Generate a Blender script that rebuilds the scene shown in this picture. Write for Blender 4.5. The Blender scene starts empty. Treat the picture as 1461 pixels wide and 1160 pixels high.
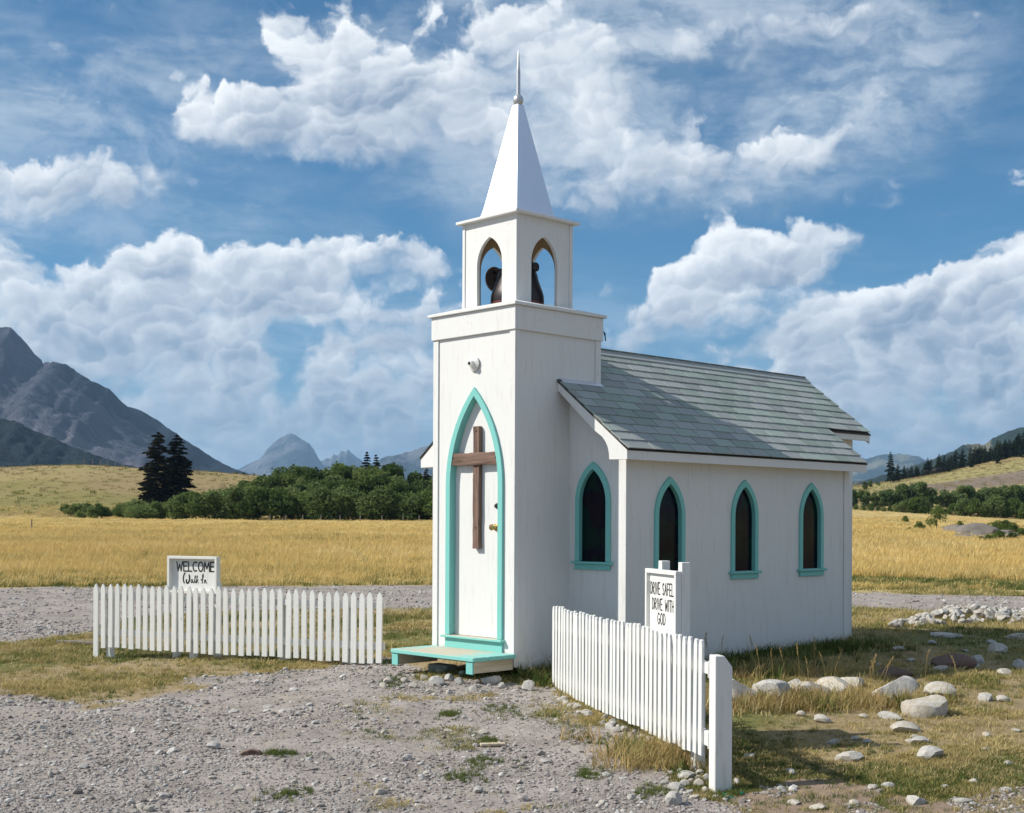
import bpy, bmesh, math, random
import numpy as np
from mathutils import Vector, Matrix
random.seed(7); RNG = np.random.default_rng(11)
scene = bpy.context.scene; COL = scene.collection
R = math.radians

# ------------------------------------------------------------------ camera
F, CX, CY, SHP = 1888.0, 730.5, 580.0, 165.6          # focal length etc. in photo pixels
YAW, ROLL, D0 = R(46.36), R(0.27), 12.2
fw = np.array([-math.sin(YAW), math.cos(YAW), 0]); rt = np.array([math.cos(YAW), math.sin(YAW), 0]); up = np.array([0, 0, 1.0])
rc = rt*math.cos(ROLL)+up*math.sin(ROLL); uc = -rt*math.sin(ROLL)+up*math.cos(ROLL)
def dirpx(x, y):
    return fw+np.multiply.outer((np.asarray(x, float)-CX)/F, rc)-np.multiply.outer((np.asarray(y, float)-CY-SHP)/F, uc)
CAM = -dirpx(734.3, 700)*D0; CAM[2] = 1.6
cd = bpy.data.cameras.new('camera'); cam = bpy.data.objects.new('camera', cd); COL.objects.link(cam)
M = Matrix((rc, uc, -fw)).transposed().to_4x4(); M.translation = Vector(CAM); cam.matrix_world = M
cd.sensor_fit = 'HORIZONTAL'; cd.sensor_width = 36; cd.lens = 36*F/1461; cd.shift_y = SHP/1461
cd.clip_start = 0.1; cd.clip_end = 60000
scene.camera = cam
scene.render.resolution_x, scene.render.resolution_y = 1024, 813

# ------------------------------------------------------------------ light and sky
SUN_AZ, SUN_EL = R(39.8), R(40.0)
Ldir = Vector((math.sin(SUN_AZ)*math.cos(SUN_EL), math.cos(SUN_AZ)*math.cos(SUN_EL), -math.sin(SUN_EL)))   # light travels
sd = bpy.data.lights.new('sun', 'SUN'); sun = bpy.data.objects.new('sun', sd); COL.objects.link(sun)
sd.energy = 4.05; sd.angle = R(0.53); sd.color = (1.0, 0.95, 0.86)
sun.rotation_euler = Ldir.to_track_quat('-Z', 'Y').to_euler(); sun.location = (0, 0, 60)
scene.view_settings.view_transform = 'Standard'; scene.view_settings.look = 'None'
scene.view_settings.exposure = 0.54; scene.view_settings.gamma = 1.0
scene.view_settings.use_curve_mapping = False

SKY_STRENGTH = 0.07
world = bpy.data.worlds.new('World'); scene.world = world; world.use_nodes = True
wt = world.node_tree; wt.nodes.clear()

class NT:
    """tiny node-tree writer"""
    def __init__(s, tree): s.t = tree
    def n(s, typ, ins=None, **props):
        nd = s.t.nodes.new(typ)
        for k, v in props.items(): setattr(nd, k, v)
        for k, v in (ins or {}).items(): s.put(nd.inputs[k], v)
        return nd
    def put(s, sock, v):
        if isinstance(v, bpy.types.NodeSocket): s.t.links.new(v, sock)
        else: sock.default_value = v
    def m(s, op, a, b=None, c=None, clamp=False):
        nd = s.t.nodes.new('ShaderNodeMath'); nd.operation = op; nd.use_clamp = clamp
        for i, v in enumerate((a, b, c)):
            if v is not None: s.put(nd.inputs[i], v)
        return nd.outputs[0]
    def v(s, op, a, b=None, c=None):
        nd = s.t.nodes.new('ShaderNodeVectorMath'); nd.operation = op
        for i, x in enumerate((a, b, c)):
            if x is not None: s.put(nd.inputs[i], x)
        return nd.outputs['Value'] if op in ('DOT_PRODUCT', 'LENGTH') else nd.outputs[0]
    def noise(s, vec, scale, detail=2, rough=.5, dist=0, dim='3D', out=0, lac=2.0):
        nd = s.n('ShaderNodeTexNoise', {'Scale': scale, 'Detail': detail, 'Roughness': rough, 'Distortion': dist, 'Lacunarity': lac}, noise_dimensions=dim)
        if vec is not None: s.put(nd.inputs['Vector'], vec)
        return nd.outputs[out]
    def ramp(s, fac, a, b, smooth=True):
        nd = s.n('ShaderNodeMapRange', {'From Min': a, 'From Max': b}, interpolation_type='SMOOTHSTEP' if smooth else 'LINEAR')
        s.put(nd.inputs['Value'], fac); return nd.outputs[0]
    def mix(s, fac, a, b, blend='MIX'):
        nd = s.n('ShaderNodeMix', data_type='RGBA', blend_type=blend)
        s.put(nd.inputs[0], fac); s.put(nd.inputs[6], a); s.put(nd.inputs[7], b); return nd.outputs[2]
def c4(c): return (c[0], c[1], c[2], 1.0)

# cumulus masses of the photograph, as directions: x, y in photo pixels, half sizes, weight
CLOUDS = [
 (490, 60, 62, 50, .85), (440, 112, 75, 58, .85), (530, 140, 110, 80, .9), (415, 170, 95, 50, .85), (600, 115, 80, 70, .65), (340, 168, 70, 38, .75),
 (262, 178, 42, 40, .55), (480, 205, 110, 36, .75), (285, 225, 40, 45, .42), (565, 228, 60, 26, .5), (410, 32, 40, 26, .45), (385, 8, 60, 20, .4),
 (690, 70, 110, 70, .50), (790, 85, 80, 45, .62), (870, 120, 100, 60, .50), (720, 185, 90, 60, .52), (850, 200, 110, 60, .58), (830, 265, 80, 45, .55), (650, 30, 120, 45, .45), (900, 40, 190, 50, .42), (1080, 40, 150, 45, .42),
 (930, 225, 110, 50, .46), (1040, 240, 110, 40, .42), (1140, 220, 105, 40, .40), (1210, 180, 80, 45, .38),
 (100, 262, 90, 38, .80), (45, 245, 60, 40, .70), (150, 285, 60, 26, .68), (20, 270, 60, 30, .5), (195, 282, 24, 20, .4),
 (205, 370, 42, 34, .90), (240, 385, 70, 36, .80), (330, 378, 90, 34, .80), (420, 372, 80, 34, .75), (510, 365, 95, 26, .80), (575, 358, 45, 20, .6), (150, 415, 90, 42, .72), (270, 430, 120, 52, .82), (400, 425, 100, 45, .72), (120, 480, 120, 55, .75), (250, 505, 130, 48, .80), (370, 500, 60, 40, .55),
 (530, 440, 90, 36, .75), (600, 445, 60, 30, .75), (500, 500, 70, 40, .70), (580, 500, 70, 45, .70), (480, 560, 120, 36, .70), (590, 560, 80, 36, .68), (330, 560, 110, 34, .66), (190, 555, 100, 36, .68), (260, 600, 140, 30, .74), (420, 612, 150, 30, .70), (520, 605, 90, 26, .66), (40, 400, 70, 26, .42), (30, 450, 70, 40, .55), (590, 398, 30, 16, .55), (560, 640, 120, 24, .5), (300, 640, 100, 22, .5),
 (1165, 332, 36, 32, .88), (1120, 350, 60, 40, .85), (1060, 375, 75, 45, .88), (985, 410, 62, 40, .85), (1150, 385, 60, 36, .65), (930, 455, 62, 36, .8), (1010, 450, 70, 42, .7), (880, 480, 45, 30, .65), (1090, 430, 70, 36, .6),
 (1440, 378, 70, 40, .88), (1390, 400, 70, 45, .88), (1310, 412, 70, 40, .85), (1240, 440, 70, 40, .80), (1170, 462, 80, 38, .80), (1110, 500, 80, 36, .72), (1350, 460, 110, 50, .85), (1440, 460, 90, 60, .82), (1230, 505, 100, 40, .75), (1340, 540, 130, 40, .72), (1450, 550, 90, 40, .68), (1150, 550, 120, 34, .68), (1250, 590, 150, 32, .72), (1430, 610, 130, 30, .66), (1330, 625, 90, 22, .6), (1050, 560, 90, 30, .6),
 (1245, 280, 36, 22, .55), (618, 318, 20, 16, .45), (845, 402, 34, 20, .55),
 # gaps of blue
 (430, 478, 45, 20, -.35), (1260, 370, 60, 36, -.35), (560, 545, 40, 14, -.25), (650, 88, 30, 18, -.25), (1040, 480, 50, 16, -.3),
 # the same weather outside the frame
 (-260, 380, 260, 90, .9), (-420, 150, 240, 90, .9), (-150, 540, 300, 120, .9), (1720, 300, 220, 80, .9), (1800, 480, 320, 120, .9), (2100, 200, 260, 110, .9), (500, -180, 260, 80, .8), (1100, -260, 300, 90, .8), (1700, -60, 240, 90, .7), (-100, -150, 260, 80, .7)]
def cloud_q(x, y):
    a = math.atan((x-CX)/F); return a*F/1000, (CY+SHP-y)/1000*math.cos(a)
# coverage and sunny-side maps over the sky (azimuth, tan elevation), split into products of 1-D curves
QX0, QX1, QY0, QY1 = -.82, .82, -.02, .80
_X, _Y = np.meshgrid(np.linspace(QX0, QX1, 32), np.linspace(QY0, QY1, 32)); _D = 0*_X; _Sn = 0*_X; _Sw = .15+0*_X; _H = 0*_X
for (x, y, rx, ry, w) in CLOUDS:
    qx, qy = cloud_q(x, y); ex = (_X-qx)*1000/(rx*1.45); ey = (_Y-qy)*1000/(ry*1.45); gq = np.maximum(1-np.hypot(ex, ey), 0)*w*1.25
    if w < 0: _H = _H+gq; continue
    _D += gq**2.5; _Sn += gq*(ey*.85-ex*.45); _Sw += gq
_D = np.maximum(np.minimum(_D**(1/2.5), 1.05)+_H, -.2); _Sn = _Sn/_Sw
VEILS = [(90, 150, 300, 130, .50), (60, 330, 260, 70, .40), (740, 90, 260, 150, .75), (880, 210, 190, 90, .75), (1010, 245, 170, 55, .75), (1130, 215, 150, 60, .80), (1225, 165, 120, 75, .80), (1300, 100, 100, 100, .75), (1320, 30, 110, 80, .65), (1150, 20, 220, 70, .55), (960, 40, 220, 80, .60), (1130, 130, 130, 60, .35), (300, 60, 200, 60, .30), (330, 310, 160, 40, .25), (700, 270, 130, 60, .35)]
_V = 0*_X
for (x, y, rx, ry, w) in VEILS:
    qx, qy = cloud_q(x, y); _V = np.maximum(_V, w*np.clip(1.25*(1-np.hypot((_X-qx)*1000/(rx*1.25), (_Y-qy)*1000/(ry*1.25))), 0, 1)**.7)
def curve_product(n_, M2, rank, fx, fy):
    """sum of f_k(x) g_k(y), three at a time through colour ramps"""
    u_, s_, v_ = np.linalg.svd(M2, full_matrices=False); tot = None
    for k in range(0, rank, 3):
        vecs = []
        for basis, fac in ((v_[k:k+3]*np.sqrt(s_[k:k+3])[:, None], fx), ((u_[:, k:k+3]*np.sqrt(s_[k:k+3])).T, fy)):
            lo = basis.min(1); hi = basis.max(1); nd = n_.n('ShaderNodeValToRGB', {'Fac': fac}); cr = nd.color_ramp; cr.interpolation = 'B_SPLINE'
            while len(cr.elements) < 32: cr.elements.new(1.0)
            for q_ in range(32):
                cr.elements[q_].position = q_/31; cr.elements[q_].color = (*((basis[:, q_]-lo)/(hi-lo)), 1)
            vecs.append(n_.v('MULTIPLY_ADD', nd.outputs[0], tuple(hi-lo), tuple(lo)))
        d_ = n_.v('DOT_PRODUCT', vecs[0], vecs[1]); tot = d_ if tot is None else n_.m('ADD', tot, d_)
    return tot

w = NT(wt)
sky = w.n('ShaderNodeTexSky', sky_type='NISHITA', sun_disc=False, sun_elevation=SUN_EL,
          sun_rotation=math.atan2(-Ldir.x, -Ldir.y), altitude=1300, air_density=1.0, dust_density=.5, ozone_density=2.0)
tc = w.n('ShaderNodeTexCoord').outputs['Generated']
dr = w.v('DOT_PRODUCT', tc, tuple(rt)); df = w.v('DOT_PRODUCT', tc, tuple(fw)); sz = w.n('ShaderNodeSeparateXYZ', {'Vector': tc}).outputs[2]
hl = w.m('SQRT', w.m('MULTIPLY_ADD', dr, dr, w.m('MULTIPLY', df, df)))
qx = w.m('MULTIPLY', w.m('ARCTAN2', dr, df), F/1000); qy = w.m('MULTIPLY', w.m('DIVIDE', sz, w.m('MAXIMUM', hl, .02)), F/1000)
q = w.n('ShaderNodeCombineXYZ', {'X': qx, 'Y': qy}).outputs[0]
w1 = w.noise(q, 6.0, 2, .5, dim='2D', out=1); w2 = w.noise(q, 26.0, 3, .6, dim='2D', out=1)
qw = w.v('MULTIPLY_ADD', w1, (.09, .065, 0), q); qw = w.v('MULTIPLY_ADD', w2, (.034, .030, 0), qw); qw = w.v('SUBTRACT', qw, (.062, .0475, 0))
sq = w.n('ShaderNodeSeparateXYZ', {'Vector': qw})
fx = w.ramp(sq.outputs[0], QX0, QX1, False); fy = w.ramp(sq.outputs[1], QY0, QY1, False)
vmap = curve_product(w, _V, 6, fx, fy); cov = curve_product(w, _D, 12, fx, fy); sunny = curve_product(w, _Sn, 9, fx, fy)
away = w.m('MAXIMUM', w.ramp(w.m('ABSOLUTE', qx), .80, 1.05), w.ramp(qy, .78, 1.0))        # beyond the frame: unseen broken cumulus, cover raised to brighten the shaded walls
gen = w.ramp(w.noise(q, 2.6, 3, .55, dim='2D'), .36, .68)
cov = w.m('MULTIPLY_ADD', away, w.m('SUBTRACT', gen, cov), cov); sunny = w.m('MULTIPLY', sunny, w.m('SUBTRACT', 1.0, away))
n1 = w.noise(qw, 9.0, 7, .55, dim='2D')
def puffs(vec, sc_, smooth_):
    """rounded billows: distance from the billow's heart, and how far we stand towards its sunny side"""
    vv = w.v('MULTIPLY', vec, (sc_, sc_*1.35, 0)); nd = w.n('ShaderNodeTexVoronoi', {'Vector': vv, 'Scale': 1.0, 'Smoothness': smooth_}, voronoi_dimensions='2D', feature='SMOOTH_F1')
    return nd.outputs['Distance'], w.v('DOT_PRODUCT', w.v('SUBTRACT', vv, nd.outputs['Position']), (-.55, .83, 0))
pd1, ps1 = puffs(qw, 13.0, .45); pd2, ps2 = puffs(qw, 33.0, .5)
d1 = w.m('MULTIPLY_ADD', w.m('SUBTRACT', n1, .5), 1.25, cov); d1 = w.m('MULTIPLY_ADD', w.m('SUBTRACT', .42, pd1), .34, d1); d1 = w.m('MULTIPLY_ADD', w.m('SUBTRACT', .42, pd2), .22, d1)
soft = w.ramp(sunny, -.30, .30)                                                        # crisp on the sunny side, ragged below
alpha = w.n('ShaderNodeMapRange', {'Value': d1, 'From Min': w.m('MULTIPLY_ADD', soft, .20, .14), 'From Max': w.m('MULTIPLY_ADD', soft, -.24, .78)}, interpolation_type='SMOOTHSTEP').outputs[0]
lit = w.m('MULTIPLY_ADD', ps1, .34, w.m('MULTIPLY_ADD', sunny, 1.05, .54)); lit = w.m('MULTIPLY_ADD', ps2, .20, lit); lit = w.m('MULTIPLY_ADD', w.m('SUBTRACT', n1, .5), .5, lit)
lit = w.m('SUBTRACT', lit, w.m('MULTIPLY', w.ramp(d1, .5, 1.2), w.m('MULTIPLY_ADD', w.ramp(qy, .40, .16), .24, .34)), clamp=True)
K = 1/SKY_STRENGTH
ccol = w.mix(w.ramp(lit, 0, 1, False), w.mix(w.ramp(qy, .34, .10), c4([.20*K, .265*K, .36*K]), c4([.15*K, .225*K, .32*K])), w.mix(w.ramp(qy, .34, .10), c4([.78*K, .80*K, .81*K]), c4([.60*K, .65*K, .685*K])))
cq = w.v('MULTIPLY', q, (1.2, 3.6, 0)); cn = w.noise(cq, 2.4, 6, .66, .25, dim='2D')
lay = w.m('MULTIPLY', w.ramp(cn, .42, .82), .34)
cq2 = w.noise(w.v('MULTIPLY', q, (2.0, 8.0, 0)), 2.4, 5, .6, .3, dim='2D')
low = w.m('MULTIPLY', w.ramp(qy, .42, .10), w.m('MULTIPLY_ADD', w.ramp(cq2, .3, .7), .45, .35)); low = w.m('MAXIMUM', low, w.m('MULTIPLY', w.ramp(qy, .30, .06), .92))   # stratus low over the valley
vn = w.noise(w.v('MULTIPLY', qw, (1.0, 1.7, 0)), 6.0, 6, .6, .3, dim='2D'); vmap = w.m('MULTIPLY', w.m('MULTIPLY', vmap, w.m('SUBTRACT', 1.0, away)), w.m('MULTIPLY_ADD', w.ramp(vn, .30, .66), .95, .20))
veil = w.m('MINIMUM', w.m('MAXIMUM', w.m('ADD', lay, vmap), low), .92)
skyc = w.mix(1.0, sky.outputs[0], c4([.38, .80, .97]), 'MULTIPLY')
base = w.mix(veil, skyc, w.mix(w.ramp(w.m('ADD', cq2, w.m('MULTIPLY', vmap, .35)), .35, .75), c4([.19*K, .275*K, .375*K]), c4([.45*K, .51*K, .575*K])))
final = w.mix(w.m('MULTIPLY', alpha, .93), base, ccol)
final = w.mix(w.ramp(qy, -.02, .0), c4([.12*K, .11*K, .09*K]), final)
bg = w.n('ShaderNodeBackground', {'Color': final, 'Strength': SKY_STRENGTH})
wo = w.n('ShaderNodeOutputWorld'); wt.links.new(bg.outputs[0], wo.inputs[0])
world.cycles.sampling_method = 'MANUAL'; world.cycles.sample_map_resolution = 512

# ------------------------------------------------------------------ numpy noise
def _h(i, j, s):
    n = (i.astype(np.int64)*374761393+j.astype(np.int64)*668265263+s*1274126177) & 0x7fffffff
    n = ((n ^ (n >> 13))*1274126177) & 0x7fffffff
    return ((n ^ (n >> 16)) & 0xffff)/65535.0
def vnoise(x, y, s=0):
    x = np.asarray(x, float); y = np.asarray(y, float)
    i = np.floor(x); j = np.floor(y); a = x-i; b = y-j; a = a*a*(3-2*a); b = b*b*(3-2*b)
    return (_h(i, j, s)*(1-a)+_h(i+1, j, s)*a)*(1-b)+(_h(i, j+1, s)*(1-a)+_h(i+1, j+1, s)*a)*b
def fbm(x, y, o=4, s=0, gain=.5):
    t = 0; A = 1; n = 0
    for k in range(o): t = t+A*vnoise(x*2**k, y*2**k, s+k*17); n += A; A *= gain
    return t/n
def sm(a, b, x): t = np.clip((np.asarray(x, float)-a)/(b-a), 0, 1); return t*t*(3-2*t)

# ------------------------------------------------------------------ terrain
def to_sd(x, y): dx = x-CAM[0]; dy = y-CAM[1]; return dx*rt[0]+dy*rt[1], dx*fw[0]+dy*fw[1]
def from_sd(s, d): return CAM[0]+s*rt[0]+d*fw[0], CAM[1]+s*rt[1]+d*fw[1]
CP = np.array([(3.75, -1.85, -.115), (3.35, -1.55, -.04), (2, -.8, .05), (.45, .05, .10), (0, -.05, .19), (-.5, -.9, .13), (-1.2, -.5, .15), (.8, .6, .15), (.8, 2.5, .22), (.8, 4.4, .26),
      (-1.9, 4.5, .25), (-1.9, 1, .2), (-2.3, .1, .055), (-4, -.5, .05), (-6, -1.3, -.03), (-8, -3, -.05), (5, -3, -.10), (4, -4, -.08), (0, -4, -.02), (-4, -4, -.04), (8.8, -8.4, -.06), (2, -8, -.06), (9, -2, -.06), (6, 1, .05), (5, 4, .16), (3, 3, .17), (9, 4, .1),
      (8, 9, .2), (2, 9, .22), (-4, 8, .2), (-9, 4, .15), (-14, 2, .12), (13, 12, .22), (20, 5, .1), (-3, -20, -.1), (25, -12, -.1), (-25, 0, .1), (14, -22, -.1), (-18, 14, .22), (0, 18, .22), (18, 20, .22)])
_A = np.linalg.norm(CP[:, None, :2]-CP[None, :, :2], axis=2); _P = np.c_[np.ones(len(CP)), CP[:, :2]]
_S = np.block([[_A+np.eye(len(CP))*.02, _P], [_P.T, np.zeros((3, 3))]]); _W = np.linalg.solve(_S, np.r_[CP[:, 2], 0, 0, 0])
def near_exact(x, y):
    r = np.zeros_like(x)+_W[-3]+_W[-2]*x+_W[-1]*y
    for k, c in enumerate(CP): r = r+_W[k]*np.hypot(x-c[0], y-c[1])
    return r
_ng = np.linspace(-41, 41, 411); _NG = near_exact(*np.meshgrid(_ng, _ng))
def near_h(x, y):
    u = np.clip((x+41)/.2, 0, 409.999); v = np.clip((y+41)/.2, 0, 409.999); i = u.astype(int); j = v.astype(int); a = u-i; b = v-j
    return (_NG[j, i]*(1-a)+_NG[j, i+1]*a)*(1-b)+(_NG[j+1, i]*(1-a)+_NG[j+1, i+1]*a)*b
CREST_X = [-900, -300, 0, 60, 120, 200, 300, 380, 460, 600, 800, 1050, 1180, 1240, 1290, 1350, 1400, 1461, 1700, 2300]
CREST_Y = [640, 668, 670, 667, 666, 671, 677, 684, 692, 700, 700, 698, 696, 691, 684, 673, 661, 648, 610, 580]
def H(x, y):
    x = np.asarray(x, float); y = np.asarray(y, float); s, d = to_sd(x, y)
    px = np.where(d > 1, CX+F*s/np.maximum(d, 1), np.where(s > 0, 4000, -4000))
    hor = CY+SHP+(px-CX)*math.tan(ROLL)
    k = np.interp(px, [0, 620, 1150, 1220, 1461], [.0133, .0133, .019, .020, .0125])
    d0 = np.interp(px, [620, 1150], [150, 205]); dc = np.interp(px, [0, 620, 1150, 1461], [265, 265, 380, 420])
    nr = near_h(np.clip(x, -40, 40), np.clip(y, -40, 40)); nr = np.clip(nr, -.15, .32)
    fr = .22+np.clip(d-26, 0, d0-26)*k
    z = nr+(fr-nr)*sm(22, 34, d)
    z = z+(fbm(x*.9, y*.9, 3, 3)-.5)*.05*sm(3, 6, d)+(fbm(x*.07, y*.07, 3, 5)-.5)*.5*sm(35, 70, d)*(1-sm(130, 150, d))
    zb = .22+(d0-26)*k
    zc = 1.6+(hor-np.interp(px, CREST_X, CREST_Y))/F*dc
    t = np.clip((d-d0)/(dc-d0), 0, 1); S = np.where(px < 900, np.sin(t*math.pi/2)**1.15, t*(1.35-.35*t))
    z = z+(zc-zb)*S*(d > d0)+(fbm(x*.03, y*.03, 4, 8)-.5)*2.2*t*(1-t)*3
    z = np.where(d > dc, zc-(d-dc)*.05, z); return np.maximum(z, -14)
def ground_px(x, y, it=12):
    """photo pixels on the ground -> world points (the first place the sight line meets the ground)"""
    dv = dirpx(x, y); n_ = dv.shape[:-1]; dz = np.minimum(dv[..., 2], -1e-4)
    lo = np.where(dz < -.045, (.45-CAM[2])/dz, 3.0); hi = np.where(dz < -.045, np.minimum((-.25-CAM[2])/dz, 60), 330.0)
    far = dz >= -.045
    if far.any():
        T = np.geomspace(12, 330, 70); dvf = dv[far]; tl = np.full(len(dvf), 12.0); th_ = np.full(len(dvf), 330.0); done = np.zeros(len(dvf), bool)
        for a, b in zip(T[:-1], T[1:]):
            k = np.where(~done)[0]
            if len(k) == 0: break
            p = CAM+dvf[k]*b; hit = p[:, 2] < H(p[:, 0], p[:, 1]); kk = k[hit]; tl[kk] = a; th_[kk] = b; done[kk] = True
        lo[far] = tl; hi[far] = th_
    for _ in range(it):
        m = (lo+hi)/2; p = CAM+dv*m[..., None]; below = p[..., 2] < H(p[..., 0], p[..., 1]); hi = np.where(below, m, hi); lo = np.where(below, lo, m)
    p = CAM+dv*hi[..., None]; p[..., 2] = H(p[..., 0], p[..., 1]); return p
def gp(x, y): return Vector(ground_px(np.array([float(x)]), np.array([float(y)]), 16)[0])
def at_depth(px, d):
    """on the ground, straight below photo column px at forward distance d"""
    s = (px-CX)/F*d; x, y = from_sd(s, d); return Vector((x, y, float(H(np.array([x]), np.array([y]))[0])))
def proj(x, y, z):
    dx = x-CAM[0]; dy = y-CAM[1]; dz = z-CAM[2]
    zz = np.maximum(dx*fw[0]+dy*fw[1], .3)
    return CX+F*(dx*rc[0]+dy*rc[1]+dz*rc[2])/zz, CY+SHP-F*(dx*uc[0]+dy*uc[1]+dz*uc[2])/zz
def inpoly(x, y, P):
    r = np.zeros(x.shape, bool); n = len(P)
    for i in range(n):
        x1, y1 = P[i]; x2, y2 = P[(i+1) % n]
        if y1 == y2: continue
        c = ((y1 > y) != (y2 > y)) & (x < (x2-x1)*(y-y1)/(y2-y1)+x1); r ^= c
    return r
YARD = [(-900, 1050), (0, 988), (60, 997), (120, 1005), (200, 992), (300, 968), (420, 947), (560, 943), (640, 968), (740, 985), (790, 988), (880, 1042), (960, 1090), (1020, 1130), (1060, 1165), (1100, 1500), (1100, 3e4), (-2e4, 3e4), (-2e4, 1050)]
ROAD = [(-3000, 836), (0, 838), (620, 835), (900, 838), (1210, 845), (1461, 852), (1900, 864), (3000, 880), (3000, 900), (1900, 892), (1461, 879), (1330, 873), (1210, 869), (900, 866), (620, 866), (545, 868), (330, 873), (200, 882), (135, 902), (60, 914), (0, 920), (-3000, 1080)]
DIRT = [(1035, 1112), (1100, 1122), (1240, 1125), (1310, 1140), (1461, 1128), (1900, 1120), (3000, 1120), (3000, 2e4), (1100, 2e4), (1040, 1300)]
WORN = [(1050, 968), (1130, 962), (1160, 980), (1080, 985)]
def masks(x, y, z):
    s, d = to_sd(x, y); px, py = proj(x, y, z)
    wob = 1+0*d; jx = (fbm(x*1.7, y*1.7, 4, 21)-.5)*90*wob; jy = (fbm(x*1.7, y*1.7, 4, 22)-.5)*np.clip(520/np.maximum(d, 4), 6, 60)
    yard = (inpoly(px+jx, py+jy, YARD) & (d < 16)) | (d < 5)
    road = inpoly(px+jx*.2, py+jy*.25, ROAD) & (d > 13) & (d < 40)
    dirt = inpoly(px+jx, py+jy, DIRT) & (d < 10)
    return s, d, px, py, yard, road, dirt

# ------------------------------------------------------------------ materials
def mat(name):
    m = bpy.data.materials.new(name); m.use_nodes = True; t = m.node_tree; t.nodes.clear(); n = NT(t)
    out = n.n('ShaderNodeOutputMaterial'); return m, n, out
def principled(n, out, color, rough=.6, bump=None, bstr=.2, bdist=.01, metallic=0, spec=.4):
    p = n.n('ShaderNodeBsdfPrincipled', {'Roughness': rough, 'Metallic': metallic, 'Specular IOR Level': spec}); n.put(p.inputs['Base Color'], color)
    if bump is not None:
        b = n.n('ShaderNodeBump', {'Strength': bstr, 'Distance': bdist, 'Height': bump}); n.put(p.inputs['Normal'], b.outputs[0])
    n.t.links.new(p.outputs[0], out.inputs[0]); return p
def paint(name, col, dirt=(.45, .40, .33), wear=.25, grain=True, rough=.55, low=None):
    m, n, out = mat(name); pos = n.n('ShaderNodeNewGeometry').outputs['Position']
    st = n.v('MULTIPLY', pos, (9, 9, .9)); streak = n.noise(st, 3.0, 6, .65); big = n.noise(pos, 1.3, 4, .6); fine = n.noise(n.v('MULTIPLY', pos, (1, 1, .12)), 190, 3, .6)
    f = n.m('MULTIPLY', n.ramp(streak, .5, .8), wear); c = n.mix(f, c4(col), c4(dirt))
    c = n.mix(n.m('MULTIPLY', n.ramp(big, .3, .75), .16), c, c4([col[0]*.80, col[1]*.82, col[2]*.80]))
    fleck = n.noise(n.v('MULTIPLY', pos, (1, 1, .22)), 60, 2, .5); c = n.mix(n.m('MULTIPLY', n.ramp(fleck, .73, .78), wear*2.2, clamp=True), c, c4([.34, .31, .28]))
    if low is not None:      # splashed earth along the foot of a wall
        zc_ = n.n('ShaderNodeSeparateXYZ', {'Vector': pos}).outputs[2]
        fz = n.m('ADD', n.m('MULTIPLY', n.noise(pos, 14, 4, .7), .28), zc_); c = n.mix(n.m('MULTIPLY', n.ramp(fz, low+.28, low+.04), .5), c, c4([.36, .30, .22]))
    h = n.m('ADD', n.m('MULTIPLY', fine, .6), n.m('MULTIPLY', streak, .4))
    principled(n, out, c, rough, h if grain else None, .22, .004); return m
MW = paint('white_paint', (.71, .705, .685), wear=.42, low=.31)
MWF = paint('white_fence_paint', (.72, .715, .685), wear=.5)
MINT = paint('mint_paint', (.19, .52, .475), dirt=(.2, .40, .36), wear=.25)
def worn_mint():
    m, n, out = mat('worn_mint_paint'); pos = n.n('ShaderNodeNewGeometry').outputs['Position']
    a = n.noise(n.v('MULTIPLY', pos, (1.2, 5, 1)), 5, 6, .7); sp = n.n('ShaderNodeSeparateXYZ', {'Vector': pos}); 
    mid = n.m('ABSOLUTE', n.m('ADD', sp.outputs[0], .62)); f = n.m('SUBTRACT', n.m('ADD', a, .12), n.m('MULTIPLY', mid, .55))
    nz = n.n('ShaderNodeSeparateXYZ', {'Vector': n.n('ShaderNodeNewGeometry').outputs['Normal']}).outputs[2]
    f = n.m('MULTIPLY', n.ramp(f, .30, .48), n.ramp(nz, .5, .9)); c = n.mix(f, c4([.21, .53, .48]), c4([.50, .43, .33])); principled(n, out, c, .7, a, .25, .004); return m
MMINTW = worn_mint()
def wood(name, a, b, scale=40, axis=(1, 1, .08), rough=.8):
    m, n, out = mat(name); pos = n.n('ShaderNodeTexCoord').outputs['Object']
    g1 = n.noise(n.v('MULTIPLY', pos, axis), scale, 6, .7, .6); c = n.mix(n.ramp(g1, .3, .72), c4(a), c4(b)); principled(n, out, c, rough, g1, .5, .006); return m
MCROSS = wood('weathered_cross_wood', (.085, .048, .034), (.23, .145, .11), 30)
MCROSSH = wood('weathered_cross_wood_flat', (.085, .048, .034), (.23, .145, .11), 30, (.08, 1, 1))
MRAW = wood('raw_lumber', (.42, .34, .23), (.60, .52, .40), 14, (1, .08, 1))
MPLY = wood('bare_plywood', (.42, .32, .20), (.58, .46, .31), 16)
MPOSTW = wood('grey_weathered_post', (.12, .10, .085), (.26, .23, .20), 30)
def simple(name, col, rough=.6, metallic=0, nscale=30, var=.25, bstr=.2, bdist=.005, spec=.4):
    m, n, out = mat(name); pos = n.n('ShaderNodeTexCoord').outputs['Object']; a = n.noise(pos, nscale, 5, .65)
    c = n.mix(a, c4([v*(1-var) for v in col]), c4([min(v*(1+var), 1) for v in col])); principled(n, out, c, rough, a, bstr, bdist, metallic, spec); return m
MLET = simple('black_lettering', (.012, .011, .011), .5)
MIRON = simple('dark_cast_iron', (.035, .03, .032), .42, .5, 25, .4)
MRUST = simple('maroon_bell_paint', (.12, .03, .025), .4, .1, 25, .3)
MBRASS = simple('brass', (.55, .36, .14), .28, 1.0, 40, .15)
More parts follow.
